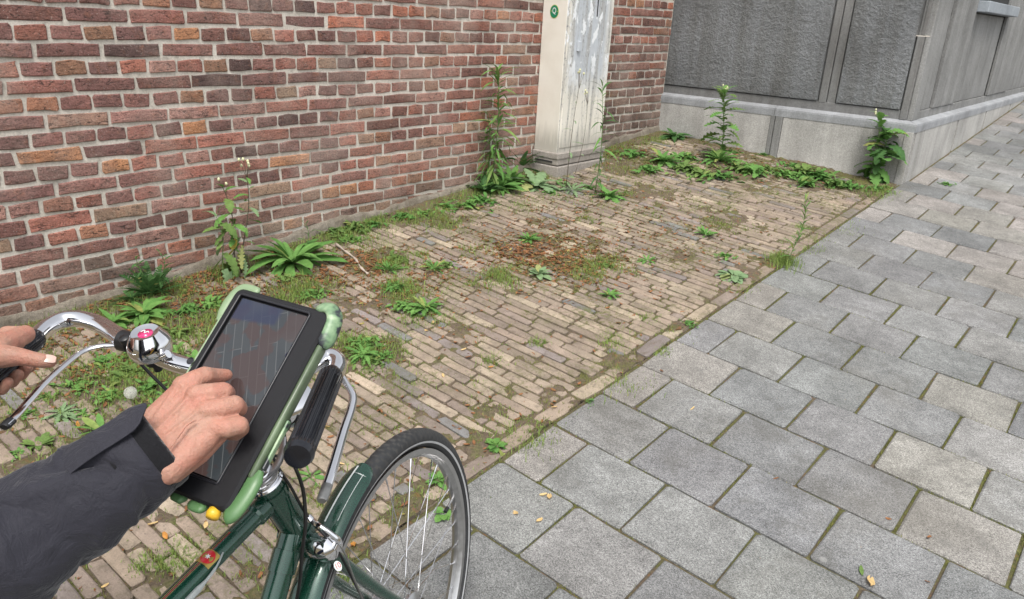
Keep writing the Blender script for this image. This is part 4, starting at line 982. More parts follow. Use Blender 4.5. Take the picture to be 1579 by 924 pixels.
# fork
NR = wheel_basis(YAW, LEAN)[2]; hubp = WC
for sg in (1, -1):
    e = hubp+NR*sg*.052; t0 = KC+NR*sg*.026+Vector((0, 0, -.004)); midp = t0.lerp(e, .55)-Vector((math.cos(YAW), math.sin(YAW), 0))*.012
    m = MB(); pts = bez([t0+NR*sg*-.006+ax*.010, t0-ax*.02+NR*sg*.006, midp+NR*sg*.004, t0.lerp(e, .85)-Vector((math.cos(YAW), math.sin(YAW), 0))*.006, e], 6)
    n_ = len(pts); m.tube(pts, [.0125-.0050*i/(n_-1) for i in range(n_)], 16); auto_smooth(m.build('fork_blade', M['green_paint'], bike))
    m = MB(); m.lathe([(0, 0), (.011, 0), (.011, .004), (.008, .008), (.004, .009), (0, .013)], axm(e+NR*sg*.004, NR*sg), 12); m.build('axle_nut', M['chrome'], bike)
m = MB(); m.tube([KC-NR*.036-ax*.004, KC+NR*.036-ax*.004], .0165, 18); m.tube([KC-ax*.02, KC+ax*.016], .021, 20); auto_smooth(m.build('fork_crown', M['green_paint'], bike))
# chrome brake body on the crown
bc = PD(500, 842, 1.115); m = MB(); m.lathe([(0, -.026), (.014, -.025), (.0205, -.014), (.0215, .009), (.0175, .020), (.008, .025), (0, .025)], axm(bc, NR*.8+Vector((0, 0, .25))+Vector((.1, -.2, 0))), 14); br = m.build('brake_caliper', M['chrome'], bike); auto_smooth(br)
m = MB(); m.tube(bez([PD(478, 800, 1.11), PD(490, 810, 1.10), PD(508, 822, 1.10), PD(520, 832, 1.105), PD(524, 845, 1.11)], 5), .0042, 8); auto_smooth(m.build('brake_arm', M['chrome'], br))
for a, b_ in (((521, 838), (517, 846)), ((474, 797), (480, 803))): m = MB(); m.tube([PD(*a, 1.10), PD(*b_, 1.10)], .0058, 10); auto_smooth(m.build('brake_nut', M['chrome'], br))
# mudguard
def mudguard(W, a0, a1, name='mudguard'):
    R0 = WR+.012; n_ = 60; P_ = []
    prof = [(math.sin(t)*.0275, math.cos(t)*.016-.016) for t in [(-1.25+2.5*k/12) for k in range(13)]]
    for i in range(n_+1):
        t = i/n_; th = math.radians(a0+(a1-a0)*t); w_ = 1 if t > .05 else .55+.45*math.sqrt(t/.05)
        row_ = [W(R0+z_, th, x_*w_) for x_, z_ in prof]
        P_.append(row_+[W(R0+z_-.0016, th, x_*w_*.94) for x_, z_ in reversed(prof)])
    m = MB(); m.grid(P_, closeu=True); K = len(P_[0]); m.f.append(tuple(range(K-1, -1, -1))); m.mi.append(0); o = m.build(name, M['green_paint'], bike); auto_smooth(o, 50)
    return o, R0
mg, R0 = mudguard(WF, 100, 206)
def mg_line(W, R0, th0, th1, o0, o1, wd, mat, parent, name='stripe', lift=.0006):
    m = MB(); P_ = []
    for i in range(41):
        t = i/40; th = math.radians(th0+(th1-th0)*t); oc = o0+(o1-o0)*t; r_ = []
        for s_ in (-.5, .5):
            x_ = oc+wd*s_; ang = math.asin(max(-1, min(1, x_/.0275))); r_.append(W(R0+math.cos(ang)*.016-.016+lift, th, x_))
        P_.append(r_)
    m.grid(P_); return m.build(name, mat, parent)
mg_line(WF, R0, 101.5, 120, -.004, -.006, .0030, M['stripe'], mg, lift=.0008)
mg_line(WF, R0, 104, 119, .0130, .0130, .0009, M['stripe'], mg); mg_line(WF, R0, 104, 104.35, .001, .0130, .012, M['stripe'], mg)
mudguard(WFR, 20, 200)
for sg in (1, -1):
    for W_, th_ in ((WF, 150), (WF, 195)):
        m = MB(); m.tube([W_(0, 0, sg*.050), W_(WR+.006, math.radians(th_), sg*.027)], .0022, 6); m.build('mudguard_stay', M['steel_dull'], bike)
# frame tubes
TT0 = HT-ax*.030; TT1 = TT0+(Vector((.51, -2.061, .55))-Vector((.456, -1.862, .59)))*2.9
bbp = rc+ffw*.44; bbp.z = gz(bbp.x, bbp.y)+.27
m = MB(); m.tube([TT0, TT1], .0135, 20); tt = m.build('top_tube', M['green_paint'], bike); auto_smooth(tt)
td = (TT1-TT0).normalized()
m = MB(); m.tube([TT0+td*.022, TT0+td*.040], .0165, 20); m.tube([TT0+td*.040, TT0+td*.044], [.0165, .0137], 20); auto_smooth(m.build('lug', M['green_paint'], bike))
for zz in (.012, .112): m = MB(); m.tube([KC+ax*zz*.9, KC+ax*(zz*.9+.012)], .0235, 24); auto_smooth(m.build('lug', M['green_paint'], bike))
DT0 = KC+ax*.030; m = MB(); m.tube([DT0, bbp], .0178, 22); auto_smooth(m.build('down_tube', M['green_paint'], bike))
dd = (bbp-DT0).normalized(); m = MB(); m.tube([DT0+dd*.035, DT0+dd*.066], .0200, 22); auto_smooth(m.build('lug', M['green_paint'], bike))
m = MB(); m.tube([bbp, TT1-td*.02+Vector((0, 0, .03))], .0145, 18); auto_smooth(m.build('seat_tube', M['green_paint'], bike))
for sg in (1, -1):
    e = rc+frt*sg*.055
    m = MB(); m.tube([bbp+frt*sg*.02, e], .009, 10); auto_smooth(m.build('chain_stay', M['green_paint'], bike))
    m = MB(); m.tube([TT1-td*.02+frt*sg*.015, e], .008, 10); auto_smooth(m.build('seat_stay', M['green_paint'], bike))
m = MB(); m.tube([bbp-frt*.035, bbp+frt*.035], .021, 18); auto_smooth(m.build('bottom_bracket', M['green_paint'], bike))
sp0 = TT1+Vector((.01, -.03, .0)); sat = sp0+Vector((.02, -.06, .12)); m = MB(); m.tube([sp0, sat], .0125, 14); auto_smooth(m.build('seat_post', M['chrome'], bike))
m = MB(); P_ = []
for i in range(13):
    t = i/12; w_ = .020+.072*max(0, (t-.35)/.65)**.8 if t > .35 else .020
    if t > .9: w_ *= .8
    cx = sat+ffw*(.13-.27*t); P_.append([cx+frt*w_*math.cos(a)+fz*(.018+.030*max(0, math.sin(a))+(-.02*max(0, -math.sin(a)))) for a in [2*pi*k/14 for k in range(14)]])
m.grid(P_, closeu=True); m.build('saddle', M['black'], bike, smooth=True)
for sg in (1, -1):
    ca = bbp+frt*sg*.075; m = MB(); e = ca+(ffw*.7-fz*.7).normalized()*.17*sg; m.tube([bbp+frt*sg*.03, ca, e], [.010, .012, .009], 10); auto_smooth(m.build('crank', M['alu'], bike))
    m = MB(); m.box((-.045, -.03, -.011), (.045, .03, .011), axm(e+frt*sg*.055, fz), .004); m.build('pedal', M['black'], bike)
m = MB(); m.tube([bbp+frt*.055+fz*.09, rc+frt*.06+fz*.05], .02, 10, squash=.4); m.tube([bbp+frt*.055-fz*.085, rc+frt*.06-fz*.05], .02, 10, squash=.4); m.tube([bbp+frt*.050, bbp+frt*.060], .095, 30); m.build('chain_guard', M['black'], bike, smooth=False)
# lines, badge and cover strip on the top tube
def on_tube(p0, d, s, ang, r):
    u = d.cross(Vector((0, 0, 1))).normalized(); v = u.cross(d)
    return p0+d*s+(u*math.cos(ang)+v*math.sin(ang))*r
camd = (CAM-TT0.lerp(TT1, .3)); u_ = td.cross(Vector((0, 0, 1))).normalized(); v_ = u_.cross(td); camang = math.atan2(camd.dot(v_), camd.dot(u_))
def pin(s0, s1, da, wd, mat, name='pinstripe', lift=.0004):
    m = MB(); m.grid([[on_tube(TT0, td, s0+(s1-s0)*i/30, camang+da-wd/2, .0135+lift), on_tube(TT0, td, s0+(s1-s0)*i/30, camang+da+wd/2, .0135+lift)] for i in range(31)]); return m.build(name, mat, tt)
sgn = 1 if (proj(on_tube(TT0, td, .1, camang+.5, .0135))[0] < proj(on_tube(TT0, td, .1, camang-.5, .0135))[0]) else -1
pin(.085, .50, sgn*.62, .05, M['red']); pin(.085, .50, sgn*.78, .05, M['gold']); pin(.140, .50, sgn*.50, .035, M['gold'])
bs = .128
m = MB(); P_ = []
for i in range(7): P_.append([on_tube(TT0, td, bs-.011+.022*i/6, camang+sgn*.45-.85+1.7*k/8, .0139) for k in range(9)])
m.grid(P_); m.build('badge_plate', M['gold'], tt, smooth=True)
m = MB(); c_ = [on_tube(TT0, td, bs, camang+sgn*.45, .0146)]
for i in range(24): a = 2*pi*i/24; c_.append(on_tube(TT0, td, bs+.0095*math.cos(a), camang+sgn*.45+.66*math.sin(a), .0142))
m.add(c_, [(0, i+1, (i+1) % 24+1) for i in range(24)]); m.build('badge', M['red'], tt, smooth=True, label='round red enamel badge')
m = MB(); c_ = [on_tube(TT0, td, bs, camang+sgn*.45, .0151)]
for i in range(12): a = 2*pi*i/12; c_.append(on_tube(TT0, td, bs+(.0040 if i % 2 else .0018)*math.cos(a), camang+sgn*.45+(.27 if i % 2 else .12)*math.sin(a), .0148))
m.add(c_, [(0, i+1, (i+1) % 12+1) for i in range(12)]); m.build('badge_star', M['stripe'], tt)
m = MB(); pts = [on_tube(TT0, td, .112, camang-sgn*.25, .0150), on_tube(TT0, td, .128, camang-sgn*.70, .0155), on_tube(TT0, td, .150, camang-sgn*.95, .0165)]+[on_tube(TT0, td, .15+.35*i/8, camang-sgn*1.0, .0170) for i in range(1, 9)]
m.tube(bez(pts, 3), [.0013]*4+[.002]*3+[.0042]*24, 8); auto_smooth(m.build('cable_cover', M['grey_plastic'], tt))
# fork decal
def facing_label(parent, c, up_hint, sx, sy, body, mat_bg, mat_tx):
    z = (CAM-c).normalized(); u = (up_hint-z*up_hint.dot(z)).normalized(); x = u.cross(z); Mx = Matrix.Translation(c) @ Matrix((x, u, z)).transposed().to_4x4()
    m = MB(); m.lathe([(0, 0), (1, 0), (1, .0004), (0, .0004)], Mx @ Matrix.Diagonal((sx, sy, 1, 1)), 20); m.build('decal', mat_bg, parent); text_mesh('lettering', body, sy*1.5, Mx @ Matrix.Translation((0, 0, .0006)) @ Matrix.Diagonal((.8, 1, 1, 1)), mat_tx, parent, .0001)
fb = [o for o in bike.children if o.name.startswith('fork_blade')][0]
dc = PD(521, 873, 1.108); facing_label(fb, dc, (PD(510, 850, 1.11)-PD(532, 895, 1.13)), .0052, .0075, '10', M['stripe'], M['red'])
# handlebar
BZ = .742
lp = [(335, 577), (281, 563), (232, 545), (194, 526), (176, 514), (152, 500), (124, 492), (96, 494), (72, 506), (50, 526), (20, 551), (-45, 604)]
lz = [BZ, .744, .745, .746, .746, .748, .749, .748, .746, .743, .741, .738]
bar = bez([AT(*p, z) for p, z in zip(lp, lz)], 8); m = MB(); m.tube(bar, .0125, 20)
rp_ = [(335, 577), (385, 590), (430, 590), (470, 570), (498, 553), (514, 551), (521, 562), (514, 582), (487, 640), (459, 704)]
rz_ = [BZ, .743, .744, .746, .748, .749, .747, .744, .742, .741]
m.tube(bez([AT(*p, z) for p, z in zip(rp_, rz_)], 8), .0122, 20); auto_smooth(m.build('handlebar', M['chrome'], bike), 60)
def grip(a, b, r=.0165):
    d = (b-a); L = d.length; d.normalize(); u = d.orthogonal().normalized(); v = d.cross(u); P_ = []
    for i in range(26):
        t = i/25; k = 1.0
        rr_ = r
        if t < .04: rr_ = r*(.86+.14*t/.04)
        if t > .95: rr_ = r*(1.06-.16*((t-.95)/.05)**3)
        rib = 0 if (t < .05 or t > .93) else .0017
        P_.append([a+d*(L*t)+(u*math.cos(x)+v*math.sin(x))*(rr_-(rib if (k2 % 4) < 1.5 else 0)) for k2, x in enumerate([2*pi*k3/96 for k3 in range(96)])])
    m = MB(); m.grid(P_, closeu=True); K = 96; n_ = len(m.v)
    m.add([b+d*.002], []); m.f.extend([(n_-K+k, n_-K+(k+1) % K, n_) for k in range(K)]); m.mi.extend([0]*K)
    n2 = len(m.v); m.add([a], []); m.f.extend([((k+1) % K, k, n2) for k in range(K)]); m.mi.extend([0]*K)
    return auto_smooth(m.build('grip', M['grip'], bike), 35)
grip(AT(511.5, 577, .744), AT(458.5, 705, .741)); GL0, GL1 = AT(56, 521, .744), AT(-45, 603, .738); grip(GL0, GL1, .0158)
# brake levers
def lever(pts, rs, tipn, name='brake_lever', tipmat='black'):
    P_ = bez(pts, 6); n_ = len(P_); q = [rs[0]+(rs[1]-rs[0])*i/(n_-1) for i in range(n_)]
    m = MB(); m.tube(P_, q, 12, squash=.62); o = m.build(name, M['chrome'], bike); auto_smooth(o)
    m = MB(); m.tube([P_[-tipn], P_[-1], P_[-1]+(P_[-1]-P_[-2]).normalized()*.003], [q[-1]*1.05, q[-1]*1.05, q[-1]*.8], 12, squash=.7); auto_smooth(m.build('lever_tip', M[tipmat], o)); return o
lever([AT(196, 530, .738), AT(181, 532, .732), AT(152, 534, .730), AT(126, 543, .727), AT(102, 561, .724), AT(71, 589, .720), AT(43, 620, .716), AT(22.6, 643, .713), AT(8, 657, .711)], (.0050, .0066), 5)
lever([AT(505, 560, .735), AT(522, 575, .728), AT(534, 592, .722), AT(544, 609, .718), AT(542, 629, .716), AT(530, 665, .714), AT(512, 726, .71), AT(497, 770, .707)], (.0052, .0062), 4, tipmat='steel_dull')
m = MB(); pc = AT(193, 526, .750); m.tube([pc-bd*.010, pc+bd*.006], .0150, 16); auto_smooth(m.build('lever_clamp', M['black'], bike))
m = MB(); m.lathe([(0, -.004), (.0075, -.004), (.0078, .004), (.006, .0055), (0, .006)], axm(AT(193, 524, .7605), (.1, -.4, 1)), 18); auto_smooth(m.build('clamp_bolt', M['black'], bike))
# bell
bl = AT(232, 536, .760); bn = Vector((.12, -.25, 1)).normalized(); Mb = axm(bl, bn) @ Matrix.Diagonal((.95, .95, .84, 1))
bell = MB(); bell.lathe([(0, -.012), (.024, -.012), (.0285, -.009), (.0290, -.004), (.0300, -.002), (.0305, .005), (.0295, .012), (.026, .0195), (.019, .0320), (.010, .0293), (0, .030)], Mb, 40); bell = bell.build('bell', M['chrome'], bike, smooth=True); auto_smooth(bell, 62)
m = MB(); m.lathe([(0, .0293), (.0100, .0288), (.0103, .0300), (0, .0312)], Mb @ Matrix.Translation((.001, -.001, 0)), 24); m.build('bell_logo', M['pink'], bell, smooth=True, label='round pink logo on top of the bell')
m = MB(); m.tube(bez([Mb @ Vector(v) for v in ((-.006, -.001, .0318), (-.002, .003, .0322), (.001, -.002, .0322), (.004, .002, .0320), (.006, .0, .0314))], 5), .0007, 5); m.build('logo_mark', M['stripe'], bell)
m = MB(); m.tube([Mb @ Vector((.020, -.012, -.004)), Mb @ Vector((.031, -.012, .000)), Mb @ Vector((.037, -.010, .004))], [.005, .005, .006], 10); auto_smooth(m.build('bell_lever', M['chrome'], bell))
m = MB(); m.tube([Mb @ Vector((0, 0, -.012)), Mb @ Vector((0, 0, -.030))], .013, 14); m.tube([Mb @ Vector((.004, -.004, -.030)), Mb @ Vector((.004, -.004, -.042))], .006, 10); auto_smooth(m.build('bell_clamp', M['black'], bell))
# cables
def cable(pts, r=.0025, name='cable', mat='cable'): m = MB(); m.tube(bez(pts, 6), r, 8); return m.build(name, M[mat], bike, smooth=True)
cable([PD(440, 600, 1.10), PD(436, 650, 1.09), PD(444, 700, 1.07), PD(457, 725, 1.07), PD(468, 760, 1.08), PD(471, 810, 1.085), PD(466, 850, 1.09), PD(462, 900, 1.11), PD(450, 960, 1.15)], .0026)
cable([PD(405, 640, 1.08), PD(415, 690, 1.07), PD(430, 722, 1.07), PD(449, 752, 1.08), PD(466, 783, 1.09), PD(482, 806, 1.10), PD(505, 830, 1.10), PD(526, 858, 1.11), PD(550, 905, 1.14), PD(580, 960, 1.18)], .0021)
cable([PD(482, 806, 1.10), PD(510, 826, 1.095), PD(530, 850, 1.10), PD(545, 890, 1.12), PD(566, 940, 1.16)], .0014, mat='steel_dull')
cable([AT(190, 532, .735), PD(240, 585, 1.12), PD(300, 640, 1.10), PD(380, 690, 1.10), PD(440, 700, 1.12), PD(460, 640, 1.12)], .0024)
cable([PD(433, 620, 1.12), PD(447, 655, 1.10), PD(425, 672, 1.09), PD(408, 655, 1.08)], .0022); cable([PD(398, 760, 1.09), PD(412, 790, 1.10), PD(430, 818, 1.12), PD(436, 850, 1.13), PD(432, 880, 1.14), PD(424, 950, 1.16)], .0023)

# ------------------------------------------------------------------ tablet
TL, TR_, BR_, BL_ = Vector((.43645, -1.87241, .87144)), Vector((.56991, -1.83069, .86438)), Vector((.61818, -2.01288, .70014)), Vector((.48473, -2.05460, .70719))
tc = (TL+TR_+BR_+BL_)/4; tx = (TR_-TL).normalized(); ty = (TL-BL_).normalized(); tz = tx.cross(ty).normalized(); ty = tz.cross(tx)
TM = Matrix.Translation(tc) @ Matrix((tx, ty, tz)).transposed().to_4x4(); TI = TM.inverted()
def TB(px, py, h=0.0):
    r = ray(px, py); o_ = tc+tz*h; s = (o_-CAM).dot(tz)/r.dot(tz); return CAM+r*s
M['case'] = plain('case_black', (.010, .010, .012), .5, spec=.3, var=.15, nscale=200, bump=.1); M['case_lip'] = plain('case_lip', (.016, .016, .020), .35, bump=0)
def camo():
    m, nt, b = newmat('camo_rubber'); h = N(nt); v = h.obj()
    n_ = h.noise(v, 42, 3, .5, .4); c = h.ramp(n_, [(.0, (.025, .03, .035)), (.46, (.03, .035, .04)), (.52, (.13, .22, .12)), (.64, (.26, .37, .22)), (.78, (.40, .47, .32))])
    h.put(b.inputs['Base Color'], c); b.inputs['Roughness'].default_value = .42; nt.links.new(h.bump(h.noise(v, 400), .2, .0005), b.inputs['Normal']); return m
M['camo'] = camo(); M['camo_soft'] = plain('camo_soft', (.15, .21, .12), .38, var=.8, nscale=22); M['green_rubber'] = plain('green_rubber', (.09, .19, .075), .42, var=.2); M['pale_rubber'] = plain('pale_green_rubber', (.24, .34, .19), .45, var=.3, nscale=20); M['yellow_rubber'] = plain('yellow_rubber', (.70, .42, .03), .4)
tablet = empty('tablet', tc, 'tablet in a black and camouflage green rugged case mounted on the handlebar', 'tablet')
def rrect(x0, y0, x1, y1, r, n=6):
    o_ = []
    for cx, cy, a0 in ((x1-r, y1-r, 0), (x0+r, y1-r, 90), (x0+r, y0+r, 180), (x1-r, y0+r, 270)):
        for k in range(n+1): a = math.radians(a0+90*k/n); o_.append((cx+r*math.cos(a), cy+r*math.sin(a)))
    return o_
def slabm(outl, z0, z1, ch=.002, hole=None):
    m = MB(); ins = lambda d: [(x-math.copysign(d, x), y-math.copysign(d, y)) for x, y in outl]
    rows = [[(x, y, z0) for x, y in ins(ch)], [(x, y, z0+ch) for x, y in outl], [(x, y, z1-ch) for x, y in outl], [(x, y, z1) for x, y in ins(ch)]]
    if hole: rows += [[(x, y, z1) for x, y in hole], [(x, y, z1-.004) for x, y in hole]]
    m.grid([[TM @ Vector(p) for p in r_] for r_ in rows], closeu=True); K = len(outl); m.f.append(tuple(range(K-1, -1, -1))); m.mi.append(0)
    n_ = len(rows)-1; m.f.append(tuple(n_*K+k for k in range(K))); m.mi.append(0); return m
SCR = (-.0565, -.098, .0405, .1130)
auto_smooth(slabm(rrect(-.070, -.125, .070, .125, .010), -.022, .0, .003, rrect(SCR[0]-.002, SCR[1]-.002, SCR[2]+.002, SCR[3]+.002, .002)).build('case', M['case'], tablet), 30)
# raised lip round the screen
m = MB(); x0, y0, x1, y1 = SCR[0]-.0035, SCR[1]-.0035, SCR[2]+.0035, SCR[3]+.0035
m.tube([TM @ Vector((x, y, .0002)) for x, y in rrect(x0, y0, x1, y1, .003, 3)], .0016, 8, closed=True); m.build('bezel', M['case_lip'], tablet, smooth=True)
def screen_mat():
    m, nt, b = newmat('screen'); h = N(nt); v = h.obj()
    mp = h.n('ShaderNodeMapping'); nt.links.new(v, mp.inputs[0])
    d = h.n('ShaderNodeTexCoord').outputs['UV']
    mp2 = h.map(d, (1, 1, 1), (0, 0, math.radians(90-27)))
    br_ = h.n('ShaderNodeTexBrick'); nt.links.new(mp2, br_.inputs['Vector']); br_.inputs['Scale'].default_value = 1; br_.inputs['Brick Width'].default_value = .8; br_.inputs['Row Height'].default_value = .115; br_.inputs['Mortar Size'].default_value = .006
    br_.inputs['Color1'].default_value = (.030, .036, .040, 1); br_.inputs['Color2'].default_value = (.045, .050, .052, 1); br_.inputs['Mortar'].default_value = (.095, .10, .10, 1)
    brown = h.ramp(h.noise(d, 2.4, 3, .5, .3), [(.47, 0), (.51, 1)])
    c = h.mix(h.math('MULTIPLY', brown, .75), br_.outputs[0], (.060, .030, .024))
    xy = h.sep(d); topl = h.math('MULTIPLY', h.ramp(h.math('DIVIDE', h.math('ADD', xy[1], h.math('MULTIPLY', xy[0], -.12)), 2.2), [(.84, 0), (.86, 1)]), h.ramp(xy[0], [(.60, 1), (.66, 0)]))
    c = h.mix(h.math('MULTIPLY', topl, .8), c, (.012, .020, .060))
    c = h.mix(h.ramp(h.noise(d, 1.3, 2), [(.5, 0), (.7, .35)]), c, (.075, .085, .085))
    h.put(b.inputs['Base Color'], (.01, .01, .012)); h.put(b.inputs['Emission Color'], c); b.inputs['Emission Strength'].default_value = .75
    b.inputs['Roughness'].default_value = .10; b.inputs['Specular IOR Level'].default_value = .5; return m
M['screen'] = screen_mat()
m = MB(); m.grid([[TM @ Vector((SCR[0]+(SCR[2]-SCR[0])*i, SCR[1]+(SCR[3]-SCR[1])*j, -.0030)) for i in (0, 1)] for j in (0, 1)])
so = m.build('screen', M['screen'], tablet, label='dark glossy lit screen showing paving lines'); uv = so.data.uv_layers.new(name='UVMap')
for lp_ in so.data.loops: v = TI @ (so.data.vertices[lp_.vertex_index].co+tc); uv.data[lp_.index].uv = ((v.x-SCR[0])/.0970, (v.y-SCR[1])/.0970)
so.data.materials.clear(); so.data.materials.append(M['screen'])
M['icon'] = plain('screen_icon', (.008, .010, .030), .2, bump=0)
for q in ((473, 502), (462, 520), (453.5, 534), (444.5, 548)):
    c_ = TI @ TB(*q, -.0028); m = MB(); m.tube([TM @ Vector((c_.x+.0032*math.cos(a), c_.y+.0032*math.sin(a), -.0028)) for a in [2*pi*k/16 for k in range(16)]], .0011, 6, closed=True); m.build('icon', M['icon'], so)
def bump_part(pts, rs, mat, name='bumper', sq=.6, label=None):
    P_ = bez([TM @ Vector(p) for p in pts], 5); n_ = len(P_); q = [min(rs, rs*(.55+.45*min(1, min(i, n_-1-i)/2))) for i in range(n_)]
    m = MB(); m.tube(P_, q, 16, squash=sq); return auto_smooth(m.build(name, mat, tablet, label=label), 70)
bump_part([(-.075, .078, -.008), (-.076, .105, -.007), (-.069, .125, -.006), (-.052, .128, -.006), (-.042, .126, -.006)], .0062, M['pale_rubber'], label='pale green top left bumper')
bump_part([(.045, .128, -.006), (.062, .131, -.004), (.074, .121, -.004), (.077, .102, -.006), (.076, .082, -.008)], .0100, M['camo'], label='camouflage top right bumper')
bump_part([(.077, -.072, -.010), (.078, -.100, -.008), (.074, -.122, -.007), (.066, -.128, -.008)], .0100, M['green_rubber'], label='green bottom right bumper')
bump_part([(.040, -.127, -.010), (.030, -.129, -.010), (.018, -.128, -.010)], .0085, M['green_rubber'], label='short green bumper on the bottom edge'); bump_part([(.010, -.127, -.011), (.002, -.127, -.011), (-.008, -.126, -.011)], .0078, M['green_rubber'])
bump_part([(-.04, -.130, -.006), (-.066, -.130, -.006), (-.076, -.115, -.006), (-.076, -.080, -.008)], .0095, M['camo'])
m = MB(); m.lathe([(0, -.006), (.0068, -.005), (.0080, 0), (.0068, .005), (0, .006)], axm(TM @ Vector((.053, -.130, -.007)), TM.to_3x3() @ Vector((.3, -1, .3))), 16); m.build('knob', M['yellow_rubber'], tablet, smooth=True, label='small yellow knob on the bottom edge')
m = MB(); m.box((.0695, -.084, -.0180), (.0772, .085, -.0025), TM, .0034); auto_smooth(m.build('edge_strip', M['camo_soft'], tablet), 60); m = MB(); m.box((.0782, -.070, -.0160), (.0815, -.010, -.008), TM, .0015); m.build('edge_strip', M['camo'], tablet)
m = MB(); m.box((-.0728, .0, -.017), (-.0700, .085, -.003), TM, .0012); m.build('edge_strip', M['pale_rubber'], tablet)
m = MB(); m.box((-.0733, -.09, -.017), (-.0700, -.001, -.003), TM, .0012); m.build('edge_strip', M['yellow_rubber'], tablet, label='thin yellow line along the lower left edge')
c_ = TI @ TB(294, 557, 0); m = MB(); m.lathe([(.0035, .0), (.0048, .0008), (.0042, .0012), (.0032, .0004), (0, .0002)], TM @ Matrix.Translation((c_.x, c_.y, .0002)), 16); m.build('camera_ring', M['case_lip'], tablet)
m = MB(); m.tube([TM @ Vector((0, -.01, -.02)), BCL], [.018, .016], 14); auto_smooth(m.build('mount', M['black'], tablet))
# ------------------------------------------------------------------ the rider
class Blob:
    def __init__(s):
        bm = bmesh.new(); bmesh.ops.create_icosphere(bm, subdivisions=2, radius=1); bm.verts.index_update()
        s.sv = [v.co.copy() for v in bm.verts]; s.sf = [tuple(v.index for v in f.verts) for f in bm.faces]; bm.free(); s.m = MB()
    def ball(s, p, r, M3=None):
        s.m.add([Vector(p)+((M3 @ v) if M3 else v)*r for v in s.sv], s.sf)
    def chain(s, pts, step=.35):
        "pts: list of (point, radius)"
        for (a, ra), (b, rb) in zip(pts, pts[1:]):
            a = Vector(a); b = Vector(b); L = (b-a).length; n = max(1, int(L/(min(ra, rb)*step)))
            for i in range(n+1): t = i/n; s.ball(a.lerp(b, t), ra+(rb-ra)*t)
    def make(s, voxel, smooth=4, fac=.5):
        me = s.m.mesh('blob', M['skin']); o = bpy.data.objects.new('blob', me); col.objects.link(o)
        r = o.modifiers.new('r', 'REMESH'); r.mode = 'VOXEL'; r.voxel_size = voxel
        k = o.modifiers.new('s', 'SMOOTH'); k.factor = fac; k.iterations = smooth
        dg = bpy.context.evaluated_depsgraph_get(); dg.update(); out = bpy.data.meshes.new_from_object(o.evaluated_get(dg)); bpy.data.objects.remove(o); return out
def skin_mat():
    m, nt, b = newmat('skin'); h = N(nt); P = h.pos()
    a = h.noise(P, 38, 4, .55); f = h.noise(P, 420, 5, .7); cr = h.voro(P, 520, 'F1')
    c = h.mix(h.ramp(a, [(.35, 0), (.68, 1)]), (.40, .225, .165), (.43, .19, .138))
    c = h.mix(h.ramp(h.noise(P, 95, 3), [(.58, 0), (.72, .35)]), c, (.36, .150, .108))
    c = h.mix(1, c, h.ramp(f, [(.3, .90), (.7, 1.06)]), 'MULTIPLY')
    h.put(b.inputs['Base Color'], c); b.inputs['Roughness'].default_value = .50; b.inputs['Specular IOR Level'].default_value = .4
    b.inputs['Subsurface Weight'].default_value = .18; b.inputs['Subsurface Radius'].default_value = (.008, .003, .0015); b.inputs['Subsurface Scale'].default_value = 1.0
    wr = h.noise(h.map(P, (1, 1, 1)), 150, 5, .65, 1.5)
    nb = h.bump(wr, .75, .0020); nb = h.bump(cr, .35, .0006, nb); nt.links.new(nb, b.inputs['Normal']); return m
M['skin'] = skin_mat()
M['nail'] = plain('nail', (.60, .42, .36), .28, var=.08, bump=0, coat=.3)
def fabric(name, c, rough=.75, dx=900):
    m, nt, b = newmat(name); h = N(nt); P = h.pos(); f = h.noise(P, dx, 3, .6); g = h.noise(P, 14, 4, .5)
    h.put(b.inputs['Base Color'], h.mix(1, h.mix(1, c, h.ramp(f, [(.3, .8), (.7, 1.2)]), 'MULTIPLY'), h.ramp(g, [(.3, .88), (.7, 1.08)]), 'MULTIPLY'))
    b.inputs['Roughness'].default_value = rough; b.inputs['Sheen Weight'].default_value = .25; b.inputs['Sheen Roughness'].default_value = .4; b.inputs['Specular IOR Level'].default_value = .3
    nb = h.bump(h.noise(h.map(P, (1, 1, 1)), 36, 5, .6, 1.2), .5, .010); nb = h.bump(g, .25, .006, nb); nt.links.new(h.bump(f, .3, .0006, nb), b.inputs['Normal']); return m
M['jacket'] = fabric('jacket_cloth', (.022, .022, .031)); M['knit'] = fabric('black_knit', (.008, .008, .010), .95, 500); M['jeans'] = fabric('trouser_cloth', (.03, .04, .07), .9); M['shoe'] = plain('shoe', (.03, .025, .02), .5); M['hair'] = plain('hair', (.04, .03, .025), .6, nscale=150, bump=.6)
person = empty('person', (.55, -2.62, gz(.55, -2.62)), 'rider in a dark grey jacket, one hand gripping the bar, one touching the tablet', 'person')
# body frame well behind the view
PEL = Vector((.60, -2.66, .62)); CH = Vector((.50, -2.60, 1.00)); NK = Vector((.47, -2.54, 1.16)); HD = Vector((.45, -2.49, 1.30))
RS = Vector((.66, -2.53, 1.06)); LS = Vector((.29, -2.60, 1.06))
RE = PD(-165, 940, .70); RWr = PD(236, 700, .885); LWr = PD(-95, 560, 1.045); LE = Vector((.03, -2.40, .80))
